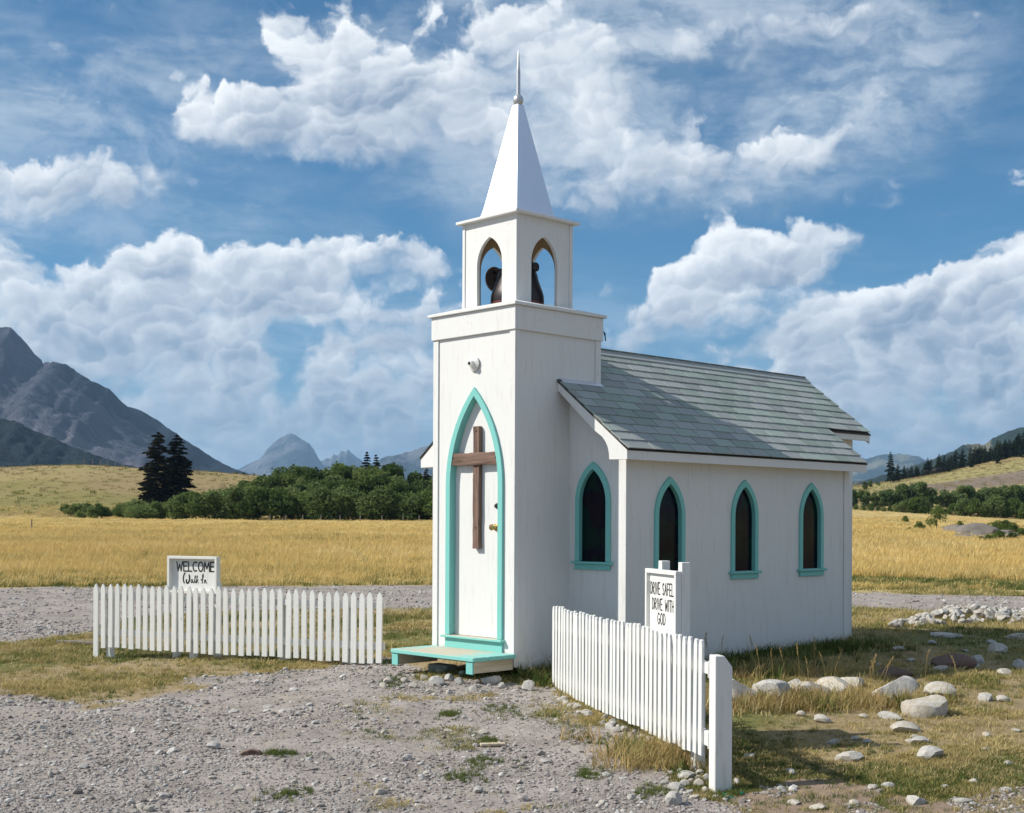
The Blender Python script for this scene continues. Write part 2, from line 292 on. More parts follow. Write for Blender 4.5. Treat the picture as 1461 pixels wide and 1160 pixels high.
MSTEEL = simple('weathered_steel', (.52, .53, .54), .42, .8, 40, .15)
MSPIRE = simple('galvanised_sheet', (.72, .76, .84), .36, .9, 3, .05, .06, .004, .5)
MDARK = simple('dark_drip_edge', (.05, .04, .035), .8)
MPORC = simple('white_porcelain', (.78, .77, .73), .25)
MCONC = simple('concrete_block', (.34, .32, .29), .9, 0, 20, .2, .4, .01)
def glassmat():
    m, n, out = mat('dark_leaded_glass'); pos = n.n('ShaderNodeNewGeometry').outputs['Position']
    v = n.n('ShaderNodeTexVoronoi', {'Vector': n.v('MULTIPLY', pos, (1, 1, .8)), 'Scale': 9.0}); hue = n.n('ShaderNodeSeparateColor', {'Color': v.outputs['Color']})
    c = n.mix(n.ramp(hue.outputs[0], .45, .6), c4([.002, .004, .012]), c4([.002, .014, .012])); c = n.mix(n.ramp(hue.outputs[1], .8, .9), c, c4([.008, .005, .010]))
    principled(n, out, c, .10, n.noise(pos, 7, 2), .05, .01, 0, .13); return m
MGLASS = glassmat()
def shinglemat():
    m, n, out = mat('asphalt_shingle'); pos = n.n('ShaderNodeNewGeometry').outputs['Position']; rnd = n.n('ShaderNodeObjectInfo').outputs['Random']
    c = n.mix(n.ramp(rnd, .35, .65), c4([.305, .365, .325]), c4([.335, .36, .35])); rv = n.m('MULTIPLY_ADD', n.m('FRACT', n.m('MULTIPLY', rnd, 17.0)), .34, .80); c = n.mix(1.0, c, n.n('ShaderNodeCombineXYZ', {'X': rv, 'Y': rv, 'Z': rv}).outputs[0], 'MULTIPLY')
    gr = n.noise(pos, 260, 3, .7); big = n.noise(pos, 5, 4, .6); c = n.mix(n.m('MULTIPLY', n.ramp(gr, .45, .75), .35), c, c4([.13, .14, .15])); c = n.mix(n.m('MULTIPLY', n.ramp(big, .5, .8), .25), c, c4([.22, .235, .2]))
    principled(n, out, c, .85, gr, .6, .004); return m
MSH = shinglemat()
def stonemat():
    m, n, out = mat('pale_stone'); pos = n.n('ShaderNodeTexCoord').outputs['Object']; rnd = n.n('ShaderNodeObjectInfo').outputs['Random']
    a = n.noise(pos, 3, 7, .65); b = n.noise(pos, 14, 6, .7, .4)
    warm = n.mix(n.ramp(rnd, .3, .8), c4([.42, .40, .37]), c4([.46, .40, .31])); c = n.mix(n.ramp(a, .35, .7), warm, c4([.56, .54, .50])); c = n.mix(n.m('MULTIPLY', n.ramp(b, .55, .75), .5), c, c4([.22, .20, .17])); crk = n.n('ShaderNodeTexVoronoi', {'Vector': n.v('MULTIPLY_ADD', n.noise(pos, 6, 3, .6, out=1), (.25, .25, .25), pos), 'Scale': 4.5}, feature='DISTANCE_TO_EDGE').outputs['Distance']
    c = n.mix(n.m('MULTIPLY', n.ramp(crk, .03, .0), .45), c, c4([.18, .16, .14])); principled(n, out, c, .9, n.m('ADD', b, n.ramp(crk, .0, .05)), .5, .02); return m
MST = stonemat()
MSTD = simple('brown_stone', (.16, .105, .085), .9, 0, 8, .4, .5, .02)
def pebmat():
    m, n, out = mat('gravel_pebble'); rnd = n.n('ShaderNodeObjectInfo').outputs['Random']; cr = n.n('ShaderNodeValToRGB', {'Fac': rnd}); e = cr.color_ramp
    cols = [(0, (.17, .145, .135)), (.3, (.29, .265, .25)), (.55, (.38, .335, .305)), (.8, (.44, .42, .405)), (1, (.68, .66, .62))]
    while len(e.elements) < len(cols): e.elements.new(.5)
    for el, (p_, c_) in zip(e.elements, cols): el.position = p_; el.color = c4(c_)
    pos = n.n('ShaderNodeTexCoord').outputs['Object']; a = n.noise(pos, 6, 4, .7); c = n.mix(n.m('MULTIPLY', a, .4), cr.outputs[0], c4([.22, .2, .18])); principled(n, out, c, .9, a, .4, .05); return m
MPEB = pebmat()
def blades(name, cols, posscale=.35, trans=.3, rough=.7):
    """foliage: colour varies with the plant (random) and with place"""
    m, n, out = mat(name); rnd = n.n('ShaderNodeObjectInfo').outputs['Random']; pos = n.n('ShaderNodeNewGeometry').outputs['Position']
    p = n.noise(pos, posscale, 4, .6); f = n.m('ADD', n.m('MULTIPLY', rnd, .45), n.m('MULTIPLY', n.ramp(p, .25, .75), .55)); cr = n.n('ShaderNodeValToRGB', {'Fac': f})
    e = cr.color_ramp
    while len(e.elements) < len(cols): e.elements.new(.5)
    for k, (el, c_) in enumerate(zip(e.elements, cols)): el.position = .15+.7*k/(len(cols)-1); el.color = c4(c_)
    d = n.n('ShaderNodeBsdfDiffuse', {'Color': cr.outputs[0]}); t = n.n('ShaderNodeBsdfTranslucent', {'Color': cr.outputs[0]})
    mx = n.n('ShaderNodeMixShader', {0: trans, 1: d.outputs[0], 2: t.outputs[0]}); n.t.links.new(mx.outputs[0], out.inputs[0]); return m
MFIELD = blades('golden_field_grass', [(.42, .34, .14), (.60, .45, .18), (.70, .54, .24), (.66, .48, .17), (.78, .63, .33)], .09)
MLAWN = blades('dry_lawn_grass', [(.13, .16, .045), (.25, .23, .08), (.44, .35, .15), (.56, .46, .24), (.36, .28, .11)], .8)
MGREEN = blades('green_grass', [(.07, .105, .03), (.12, .155, .045), (.20, .215, .075)], 2.0)
MSTALK = blades('dry_stalk', [(.42, .30, .13), (.55, .42, .2)], 2.0)
MLEAF = blades('leaf_green', [(.045, .075, .024), (.085, .13, .038), (.13, .185, .052), (.19, .225, .075)], .25, .4)
MLEAFL = blades('leaf_light_green', [(.10, .145, .05), (.15, .205, .07), (.21, .25, .095)], .2, .4)
MASPEN = blades('aspen_leaf', [(.085, .135, .055), (.13, .19, .075), (.185, .235, .10)], .2, .4)
MNEED = blades('conifer_needle', [(.016, .017, .013), (.026, .028, .017), (.045, .042, .026)], .6, .15)
MNEED2 = blades('far_conifer_needle', [(.018, .032, .02), (.03, .045, .022), (.045, .058, .028)], .05, .15)
MHILL = blades('hillside_grass', [(.20, .155, .075), (.30, .235, .11), (.24, .185, .10)], .05)
MSHRUBY = blades('yellow_green_shrub', [(.10, .13, .03), (.17, .19, .04), (.22, .2, .06)], .2, .3)
MBARK = simple('dark_bark', (.07, .05, .038), .9, 0, 12, .4, .6, .03)
MBARKP = simple('pale_bark', (.40, .37, .31), .9, 0, 6, .35, .4, .02)
MCOW = simple('black_hide', (.012, .010, .009), .8)
MGL = simple('green_bottle_glass', (.01, .16, .09), .1)
def groundmat():
    m, n, out = mat('ground_cover'); pos = n.n('ShaderNodeNewGeometry').outputs['Position']
    tint = n.n('ShaderNodeVertexColor', layer_name='tint').outputs[0]; gv = n.n('ShaderNodeAttribute', attribute_name='gravel').outputs['Fac']
    a = n.noise(pos, 2.3, 6, .65); b = n.noise(pos, 28, 5, .7); far = n.noise(n.v('MULTIPLY', pos, (1, 1, 3)), .12, 6, .65); mid = n.noise(pos, .7, 5, .65)
    v1 = n.n('ShaderNodeTexVoronoi', {'Vector': pos, 'Scale': 46.0}); v2 = n.n('ShaderNodeTexVoronoi', {'Vector': pos, 'Scale': 17.0})
    h1 = n.n('ShaderNodeSeparateColor', {'Color': v1.outputs['Color']}).outputs[0]
    f = n.m('MULTIPLY_ADD', n.m('ADD', n.m('MULTIPLY', a, .5), n.m('ADD', n.m('MULTIPLY', b, .5), n.m('ADD', n.m('MULTIPLY', far, .6), n.m('MULTIPLY', mid, .4)))), .9, .1)
    c = n.mix(1.0, tint, n.n('ShaderNodeCombineXYZ', {'X': f, 'Y': f, 'Z': f}).outputs[0], 'MULTIPLY')
    pc = n.mix(h1, c4([.20, .178, .165]), c4([.50, .455, .42])); pc = n.mix(n.ramp(v1.outputs['Distance'], .1, .55), pc, c4([.22, .19, .17]))
    pc = n.mix(n.ramp(a, .35, .65), pc, n.mix(b, c4([.26, .228, .205]), c4([.42, .375, .345]))); c = n.mix(gv, c, pc)
    hb = n.m('ADD', n.m('MULTIPLY', b, .5), n.m('MULTIPLY', n.m('SUBTRACT', 1.0, v2.outputs['Distance']), .5)); principled(n, out, c, .95, hb, .6, .03, 0, .1); return m
MGR = groundmat()
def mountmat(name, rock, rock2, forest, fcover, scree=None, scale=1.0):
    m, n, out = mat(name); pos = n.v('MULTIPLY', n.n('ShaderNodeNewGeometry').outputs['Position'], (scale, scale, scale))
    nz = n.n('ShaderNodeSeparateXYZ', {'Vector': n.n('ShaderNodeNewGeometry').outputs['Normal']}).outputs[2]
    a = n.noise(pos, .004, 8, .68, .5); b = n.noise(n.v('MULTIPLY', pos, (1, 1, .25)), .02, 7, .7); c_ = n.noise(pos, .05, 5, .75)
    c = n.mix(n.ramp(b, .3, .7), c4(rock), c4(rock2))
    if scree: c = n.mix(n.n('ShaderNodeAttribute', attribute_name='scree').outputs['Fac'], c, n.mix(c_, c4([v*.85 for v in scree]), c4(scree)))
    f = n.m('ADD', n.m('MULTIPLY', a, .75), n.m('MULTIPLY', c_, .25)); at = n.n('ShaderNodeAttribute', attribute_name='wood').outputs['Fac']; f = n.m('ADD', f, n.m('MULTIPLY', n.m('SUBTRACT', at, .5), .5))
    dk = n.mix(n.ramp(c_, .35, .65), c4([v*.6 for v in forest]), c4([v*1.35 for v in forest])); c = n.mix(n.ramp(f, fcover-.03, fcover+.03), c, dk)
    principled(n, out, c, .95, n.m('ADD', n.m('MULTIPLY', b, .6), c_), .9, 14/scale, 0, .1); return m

# ------------------------------------------------------------------ object helpers
def tag(o, label=None, cat=None, group=None, kind=None):
    for k, v in (('label', label), ('category', cat), ('group', group), ('kind', kind)):
        if v: o[k] = v
    return o
def empty(name, loc=(0, 0, 0), rz=0, label=None, cat=None, group=None):
    o = bpy.data.objects.new(name, None); COL.objects.link(o); o.location = loc; o.rotation_euler = (0, 0, rz); o.empty_display_size = .2; return tag(o, label, cat, group)
def link(name, me, m=None, parent=None, loc=None, rot=None, scale=None):
    o = bpy.data.objects.new(name, me); COL.objects.link(o)
    if m is not None and len(me.materials) == 0: me.materials.append(m)
    if parent: o.parent = parent
    if loc is not None: o.location = loc
    if rot is not None: o.rotation_euler = rot
    if scale is not None: o.scale = scale if hasattr(scale, '__len__') else (scale,)*3
    return o
def npmesh(name, V, Fc, attrs=None, smooth=False):
    """mesh from numpy arrays; Fc (n,3) or (n,4)"""
    V = np.asarray(V, np.float32); Fc = np.asarray(Fc, np.int32); k = Fc.shape[1]; me = bpy.data.meshes.new(name)
    me.vertices.add(len(V)); me.vertices.foreach_set('co', V.ravel()); me.loops.add(Fc.size); me.loops.foreach_set('vertex_index', Fc.ravel())
    me.polygons.add(len(Fc)); me.polygons.foreach_set('loop_start', np.arange(len(Fc), dtype=np.int32)*k); me.polygons.foreach_set('loop_total', np.full(len(Fc), k, np.int32))
    if smooth: me.polygons.foreach_set('use_smooth', np.ones(len(Fc), bool))
    me.update(calc_edges=True)
    for an, (typ, arr) in (attrs or {}).items():
        a = me.attributes.new(an, typ, 'POINT'); a.data.foreach_set('color' if 'COLOR' in typ else 'value' if typ != 'FLOAT_VECTOR' else 'vector', np.asarray(arr, np.float32).ravel())
    return me
class G:
    """collects geometry for ONE mesh object"""
    def __init__(s): s.v = []; s.f = []; s.mi = []
    def add(s, vs, fs, mi=0):
        b = len(s.v); s.v += [tuple(v) for v in vs]; s.f += [tuple(i+b for i in f) for f in fs]; s.mi += [mi]*len(fs); return s
    def box(s, x0, x1, y0, y1, z0, z1, mi=0):
        return s.add([(x0, y0, z0), (x1, y0, z0), (x1, y1, z0), (x0, y1, z0), (x0, y0, z1), (x1, y0, z1), (x1, y1, z1), (x0, y1, z1)],
                     [(3, 2, 1, 0), (4, 5, 6, 7), (0, 1, 5, 4), (1, 2, 6, 5), (2, 3, 7, 6), (3, 0, 4, 7)], mi)
    def prism(s, poly, fn, t, mi=0):
        """polygon (a,b) -> fn(a,b,depth); extruded by t"""
        n = len(poly); vs = [fn(a, b, 0) for a, b in poly]+[fn(a, b, t) for a, b in poly]
        return s.add(vs, [tuple(range(n)), tuple(range(2*n-1, n-1, -1))]+[(i, n+i, n+(i+1) % n, (i+1) % n) for i in range(n)], mi)
    def tube(s, pts, rad, n=8, mi=0, cap=True):
        pts = [Vector(p) for p in pts]; rs = rad if hasattr(rad, '__len__') else [rad]*len(pts); vs = []; fs = []
        for i, p in enumerate(pts):
            d = (pts[min(i+1, len(pts)-1)]-pts[max(i-1, 0)]).normalized(); a = d.orthogonal().normalized() if abs(d.z) < .95 else Vector((1, 0, 0)).cross(d).normalized(); b = d.cross(a)
            vs += [p+(a*math.cos(2*math.pi*k/n)+b*math.sin(2*math.pi*k/n))*rs[i] for k in range(n)]
        for i in range(len(pts)-1):
            fs += [(i*n+k, i*n+(k+1) % n, (i+1)*n+(k+1) % n, (i+1)*n+k) for k in range(n)]
        if cap: fs += [tuple(range(n-1, -1, -1)), tuple(range((len(pts)-1)*n, len(pts)*n))]
        return s.add(vs, fs, mi)
    def lathe(s, prof, c, n=24, axis='z', mi=0):
        vs = []; fs = []
        for r_, h in prof:
            for k in range(n):
                a = 2*math.pi*k/n; p = (r_*math.cos(a), r_*math.sin(a), h)
                if axis == 'x': p = (h, p[0], p[1])
                if axis == 'y': p = (p[0], h, p[1])
                vs.append((p[0]+c[0], p[1]+c[1], p[2]+c[2]))
        for i in range(len(prof)-1): fs += [(i*n+k, i*n+(k+1) % n, (i+1)*n+(k+1) % n, (i+1)*n+k) for k in range(n)]
        fs += [tuple(range(n-1, -1, -1)), tuple(range((len(prof)-1)*n, len(prof)*n))]
        return s.add(vs, fs, mi)
    def mesh(s, name, mats, org=(0, 0, 0), bevel=0, smooth=False):
        me = bpy.data.meshes.new(name); me.from_pydata([(v[0]-org[0], v[1]-org[1], v[2]-org[2]) for v in s.v], [], s.f)
        for m in (mats if isinstance(mats, (list, tuple)) else [mats]): me.materials.append(m)
        me.polygons.foreach_set('material_index', s.mi)
        bm = bmesh.new(); bm.from_mesh(me); bmesh.ops.recalc_face_normals(bm, faces=bm.faces)
        if bevel: bmesh.ops.bevel(bm, geom=[e for e in bm.edges if e.calc_face_angle(0) > .5], offset=bevel, segments=1, affect='EDGES', clamp_overlap=True)
        bm.to_mesh(me); bm.free()
        if smooth: me.polygons.foreach_set('use_smooth', [True]*len(me.polygons)); me.set_sharp_from_angle(angle=R(40))
        return me
    def obj(s, name, mats, parent=None, bevel=0, smooth=False, local=False):
        """vertices are world coordinates unless local"""
        org = Vector((0, 0, 0)); p = parent
        while p is not None and not local: org = org+p.location; p = p.parent
        return link(name, s.mesh(name, mats, org, bevel, smooth), parent=parent)
def arch(w, z0, zs, za, n=9, c=0):
    """pointed arch outline, from lower left round to lower right"""
    a = za-zs; Rr = (w*w/4+a*a)/w; cx = w/2-Rr; th = math.atan2(a, -cx)
    right = [(c+cx+Rr*math.cos(th*k/n), zs+Rr*math.sin(th*k/n)) for k in range(n+1)]      # spring -> apex
    left = [(2*c-x, z) for x, z in right]
    return [(c-w/2, z0)]+left+[p for p in right[-2::-1]]+[(c+w/2, z0)]
def sheet_with_holes(outer, holes, fn, t):
    """wall with real openings: front skin, back skin, edges"""
    bm = bmesh.new(); loops = []
    for L in [outer]+holes:
        vs = [bm.verts.new((a, b, 0)) for a, b in L]; es = [bm.edges.new((vs[i], vs[(i+1) % len(vs)])) for i in range(len(vs))]; loops.append(vs)
    bmesh.ops.triangle_fill(bm, edges=bm.edges[:], use_beauty=True); bm.verts.index_update()
    P = [(v.co.x, v.co.y) for v in bm.verts]; T = [tuple(v.index for v in f.verts) for f in bm.faces]; LI = [[v.index for v in L] for L in loops]; bm.free()
    g_ = G(); n = len(P); vs = [fn(a, b, 0) for a, b in P]+[fn(a, b, t) for a, b in P]; g_.add(vs, T, 0); base = g_
    base.f += [tuple(i+n for i in f[::-1]) for f in T]; base.mi += [1]*len(T)
    for L in LI:
        for i in range(len(L)): a, b = L[i], L[(i+1) % len(L)]; base.f.append((a, b, b+n, a+n)); base.mi.append(0)
    return g_
def ring(outer, inner, fn, t0, t1):
    """solid band between two open outlines with equal point counts (trim round an arch)"""
    g_ = G(); n = len(outer); vs = [fn(*p, t0) for p in outer]+[fn(*p, t0) for p in inner]+[fn(*p, t1) for p in outer]+[fn(*p, t1) for p in inner]; fs = []
    for i in range(n-1):
        fs += [(i, i+1, n+i+1, n+i), (2*n+i, 3*n+i, 3*n+i+1, 2*n+i+1), (i, 2*n+i, 2*n+i+1, i+1), (n+i, n+i+1, 3*n+i+1, 3*n+i)]
    fs += [(0, n, 3*n, 2*n), (n-1, 3*n-1, 4*n-1, 2*n-1)]
    return g_.add(vs, fs)
def dup(o, parent=None):
    c = o.copy(); COL.objects.link(c); c.parent = parent
    for ch in o.children: dup(ch, c)
    return c
# ------------------------------------------------------------------ ground: one sheet to the horizon
fine = np.radians(np.arange(-27, 27.001, .115)); oth = np.radians(np.arange(27.8, 332.3, 1.6)); TH = np.r_[fine, oth]
RR = np.r_[.4, .8, 1.4, 2, 2.6, 3.2, 3.8, 4.4, np.exp(np.arange(math.log(5), math.log(48), .0062)), np.exp(np.arange(math.log(48.2), math.log(440), .013)), np.exp(np.arange(math.log(450), math.log(16000), .12))]
tt, rr = np.meshgrid(TH, RR); gx, gy = from_sd(np.sin(tt)*rr, np.cos(tt)*rr); gz = H(gx, gy)
s_, d_, px_, py_, yard, road, dirt = masks(gx, gy, gz)
nT, nR = len(TH), len(RR)
def C(r, g_, b): return np.array([r, g_, b])
tint = np.zeros(gx.shape+(3,))+C(.36, .27, .12)
fb = fbm(gx*.5, gy*.5, 4, 31)[..., None]; fb2 = fbm(gx*.06, gy*.06, 4, 33)[..., None]; fb3 = fbm(gx*.02, gy*.02, 4, 35)[..., None]
near = (d_ < 27)[..., None]
tint = np.where(near, C(.28, .215, .125)*(1-sm(.45, .62, fb))+C(.15, .145, .055)*sm(.45, .62, fb), tint)
tint = np.where((d_ > 26)[..., None], C(.50, .38, .17)*(1-sm(.42, .6, fb2)*.6)+C(.38, .32, .14)*sm(.42, .6, fb2)*.6, tint)
pxw = px_+(fb3[..., 0]-.5)*60
strip = ((np.abs(py_-(829+(px_-1210)*.028)) < 6) & (px_ > 1150) & (d_ > 26) & (d_ < 60))[..., None]
tint = np.where(strip, C(.15, .14, .055), tint)
lh = ((d_ > 152) & (px_ < 900))[..., None]; tint = np.where(lh, C(.27, .20, .10)*(1-sm(.4, .65, fb3)*.5)+C(.30, .255, .10)*sm(.4, .65, fb3)*.5, tint)
foot = (sm(735, 712, py_+(fb2[..., 0]-.5)*26)*0+sm(152, 160, d_)*(1-sm(172, 200, d_+(fb2[..., 0]-.5)*60)))[..., None]*lh
tint = tint*(1-foot*.75)+C(.19, .175, .055)*foot*.75
rh = ((d_ > 207) & (px_ >= 900))[..., None]; tint = np.where(rh, C(.32, .25, .115)*(1-sm(.45, .6, fb3)*.5)+C(.24, .235, .09)*sm(.45, .6, fb3)*.5, tint)
cut = (sm(262, 268, d_+(fb2[..., 0]-.5)*10)*(1-sm(300, 306, d_+(fb2[..., 0]-.5)*10))*sm(1250, 1320, px_))[..., None]*rh; tint = tint*(1-cut)+C(.19, .15, .115)*cut
tint = np.where((d_ > 480)[..., None], C(.10, .12, .05), tint)
tint = np.where(dirt[..., None], C(.235, .175, .13), tint)
grav = ((yard | road)).astype(float)
yr = sm(.52, .64, fbm(gx*.8, gy*.8, 5, 41))*(yard)*sm(560, 700, px_)*.0
# a little feathering between covers
def feather(a):
    b = a.copy(); b[1:-1, 1:len(fine)-1] = (a[1:-1, 1:len(fine)-1]*2+a[:-2, 1:len(fine)-1]+a[2:, 1:len(fine)-1]+a[1:-1, 0:len(fine)-2]+a[1:-1, 2:len(fine)])/6; return b
for _ in range(3): grav = feather(grav)
grav = np.clip(grav*(.75+.5*fbm(gx*3, gy*3, 3, 43)), 0, 1)*np.where(dirt, .35, 1)
idx = np.arange(nT*nR).reshape(nR, nT); A = idx[:-1, :]; B = np.roll(idx, -1, 1)[:-1, :]; Cc = np.roll(idx, -1, 1)[1:, :]; Dd = idx[1:, :]
V = np.c_[gx.ravel(), gy.ravel(), gz.ravel()]
me = npmesh('ground', V, np.stack([A, B, Cc, Dd], -1).reshape(-1, 4)[:, ::-1], {'tint': ('FLOAT_COLOR', np.c_[tint.reshape(-1, 3), np.ones(nT*nR)]), 'gravel': ('FLOAT', grav.ravel())}, True)
bm_c = np.array([CAM[0], CAM[1], -.06])
tag(link('ground', me, MGR), kind='structure')

# ------------------------------------------------------------------ mountains
def mountain(name, sil, dc, depth, m, seed, rough=.10, base=-14, back=.6, na=260, nd=110, wood=None, scree=None, label_label=None, conc=1.5):
    """ridge with its crest along the skyline `sil` (photo px), dc metres away; front slope runs `depth` towards us"""
    xs = np.linspace(sil[0][0], sil[-1][0], na); ys = np.interp(xs, [p[0] for p in sil], [p[1] for p in sil])
    u = np.r_[np.linspace(0, 1, nd), 1+np.linspace(.04, back, 24)]; X_, U = np.meshgrid(xs, u); Yc = np.broadcast_to(ys, X_.shape)
    wander = (fbm(X_*.02, X_*0+seed, 3, seed)-.5)*.25
    d = dc+(U-1)*depth+wander*depth*np.clip(U, 0, 1); s = (X_-CX)/F*dc*(.35+.65*d/dc)
    hor = CY+SHP+(X_-CX)*math.tan(ROLL); zc = 1.6+(hor-Yc)/F*dc
    prof = np.where(U <= 1, np.clip(U, 0, 1)**conc, 1-(U-1)*1.1)
    wx, wy = s/depth*9, d/depth*9
    rid = 1-np.abs(2*fbm(wx*.9, wy*.45, 5, seed+3)-1); rid2 = fbm(wx*3.2, wy*2.2, 4, seed+5)-.5
    amp = (zc-base)*rough; env = np.clip(np.minimum(U*3, (1.02-U)*4+.10), .0, 1)
    z = base+(zc-base)*np.maximum(prof, -.2)+amp*((rid-.75)*2.2+rid2*1.0)*env
    z = z+(zc-base)*rough*.55*(fbm(wx*11, wy*11, 4, seed+7)-.5)*np.clip(U*3, 0, 1)
    x, y = from_sd(s, d); n1, n2 = len(xs), len(u); id_ = np.arange(n1*n2).reshape(n2, n1)
    Fq = np.stack([id_[:-1, :-1], id_[:-1, 1:], id_[1:, 1:], id_[1:, :-1]], -1).reshape(-1, 4)
    at = {'wood': ('FLOAT', (wood(X_, U, rid) if wood else X_*0+.5).ravel()), 'scree': ('FLOAT', (scree(X_, U, rid2, s, d) if scree else X_*0).ravel())}
    return tag(link(name, npmesh(name, np.c_[x.ravel(), y.ravel(), z.ravel()], Fq, at, True), m), kind='structure')
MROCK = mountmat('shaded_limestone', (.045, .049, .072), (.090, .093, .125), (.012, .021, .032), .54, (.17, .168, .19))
MFOREST = mountmat('dark_forest_slope', (.045, .055, .05), (.065, .075, .062), (.016, .027, .030), .40, scale=2)
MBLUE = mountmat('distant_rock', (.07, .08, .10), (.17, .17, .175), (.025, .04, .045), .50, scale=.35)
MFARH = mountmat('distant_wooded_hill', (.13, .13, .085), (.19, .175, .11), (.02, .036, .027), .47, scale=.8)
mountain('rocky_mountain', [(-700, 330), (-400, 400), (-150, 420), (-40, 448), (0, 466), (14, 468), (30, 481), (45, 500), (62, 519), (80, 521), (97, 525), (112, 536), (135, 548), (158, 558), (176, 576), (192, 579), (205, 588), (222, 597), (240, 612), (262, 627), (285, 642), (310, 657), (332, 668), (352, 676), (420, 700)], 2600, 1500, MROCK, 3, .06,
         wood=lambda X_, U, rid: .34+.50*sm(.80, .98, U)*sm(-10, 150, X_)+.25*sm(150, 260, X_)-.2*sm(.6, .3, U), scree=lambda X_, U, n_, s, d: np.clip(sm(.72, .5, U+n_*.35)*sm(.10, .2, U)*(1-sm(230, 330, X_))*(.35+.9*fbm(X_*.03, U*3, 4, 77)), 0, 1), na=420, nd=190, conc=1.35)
mountain('wooded_foothill', [(-700, 560), (-300, 570), (-60, 588), (0, 597), (30, 606), (60, 618), (95, 633), (130, 648), (170, 661), (220, 672), (300, 690)], 1300, 600, MFOREST, 9, .10, na=300, wood=lambda X_, U, r: X_*0+.62)
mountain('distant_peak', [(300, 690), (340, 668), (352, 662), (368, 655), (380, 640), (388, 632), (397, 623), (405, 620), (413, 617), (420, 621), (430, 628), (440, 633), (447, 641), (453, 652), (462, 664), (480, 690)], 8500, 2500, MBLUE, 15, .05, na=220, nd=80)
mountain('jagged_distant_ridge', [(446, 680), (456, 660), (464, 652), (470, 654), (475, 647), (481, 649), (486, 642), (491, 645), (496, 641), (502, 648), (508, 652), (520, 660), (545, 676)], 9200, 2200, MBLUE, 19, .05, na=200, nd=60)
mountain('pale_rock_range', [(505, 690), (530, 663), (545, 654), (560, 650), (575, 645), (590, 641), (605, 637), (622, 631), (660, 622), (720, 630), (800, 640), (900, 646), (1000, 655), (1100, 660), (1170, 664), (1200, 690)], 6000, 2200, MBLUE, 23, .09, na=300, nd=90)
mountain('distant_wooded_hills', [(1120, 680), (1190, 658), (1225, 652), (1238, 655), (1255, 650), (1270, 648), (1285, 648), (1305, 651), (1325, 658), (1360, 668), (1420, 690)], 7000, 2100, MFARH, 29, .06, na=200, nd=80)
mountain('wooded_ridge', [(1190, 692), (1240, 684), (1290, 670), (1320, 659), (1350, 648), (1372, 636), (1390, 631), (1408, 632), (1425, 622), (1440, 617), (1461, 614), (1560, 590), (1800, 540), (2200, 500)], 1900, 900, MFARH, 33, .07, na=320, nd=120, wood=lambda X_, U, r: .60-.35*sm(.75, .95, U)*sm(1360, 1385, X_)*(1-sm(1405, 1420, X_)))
# ------------------------------------------------------------------ chapel (axes of the chapel = world axes)
W = 1.14; TX = -W/2; RX = -.57; HW = 1.29; EW = 1.46; SL = .765; RZ = 3.397; YF, YB, YC = .553, 4.58, 5.50
rz_ = lambda x: RZ-SL*abs(x-RX)
ch = empty('chapel', (TX, .7, .30), 0, 'tiny white wooden chapel with belfry, pointed steeple, mint green trim and shingled roof', 'chapel')
front = lambda y: (lambda a, b, t: (a, y+t, b))      # facing -Y
side = lambda x: (lambda a, b, t: (x-t, a, b))       # facing +X
sideL = lambda x: (lambda a, b, t: (x+t, a, b))
# tower shell
tw = empty('tower', (0, 0, 0)); tw.parent = ch
door_open = arch(.70, .49, 1.95, 2.82, c=-.545)
sheet_with_holes([(-W, .26), (0, .26), (0, 3.42), (-W, 3.42)], [door_open], front(0), .09).obj('front_wall', [MW, MW], tw)
G().box(-.06, -.0, .0901, W-.0601, .26, 3.42).obj('side_wall', MW, tw); G().box(-W, -W+.06, .0901, W-.0601, .26, 3.42).obj('side_wall', MW, tw); G().box(-W, 0, W-.06, W, .26, 3.42).obj('rear_wall', MW, tw)
for x0, x1, y0, y1 in ((-W-.013, -W+.062, -.013, -.001), (-.062, .013, -.013, -.001), (.001, .013, -.0009, .05), (.001, .013, W-.062, W+.013), (-W-.013, -W-.001, -.0009, .05)):
    G().box(x0, x1, y0, y1, .262, 3.385).obj('corner_board', MW, tw, .002)
for x0, x1, y0, y1 in ((-W-.028, .028, -.028, -.001), (.001, .028, -.0009, W+.028), (-W-.028, -W-.001, -.0009, W+.028), (-W+.0, -.0, W+.001, W+.028)):
    G().box(x0, x1, y0, y1, 3.383, 3.606).obj('frieze_board', MW, tw, .003)
# skirt boards at the foot
G().box(.0005, .012, .052, .729, .235, .318).obj('skirt_board', MW, tw, .002)
def capslab(x0, x1, y0, y1, z0, z1, zi, inset): # flat slab whose top rises to an inner square
    g_ = G(); g_.box(x0, x1, y0, y1, z0, z1); b = [(x0+.004, y0+.004, z1+.0005), (x1-.004, y0+.004, z1+.0005), (x1-.004, y1-.004, z1+.0005), (x0+.004, y1-.004, z1+.0005)]; i = inset
    t = [(x0+i, y0+i, zi), (x1-i, y0+i, zi), (x1-i, y1-i, zi), (x0+i, y1-i, zi)]; g_.add(b+t, [(0, 1, 5, 4), (1, 2, 6, 5), (2, 3, 7, 6), (3, 0, 4, 7), (4, 5, 6, 7)]); return g_
capslab(-W-.055, .055, -.055, W+.055, 3.607, 3.635, 3.69, .20).obj('cornice', MW, tw, .003)
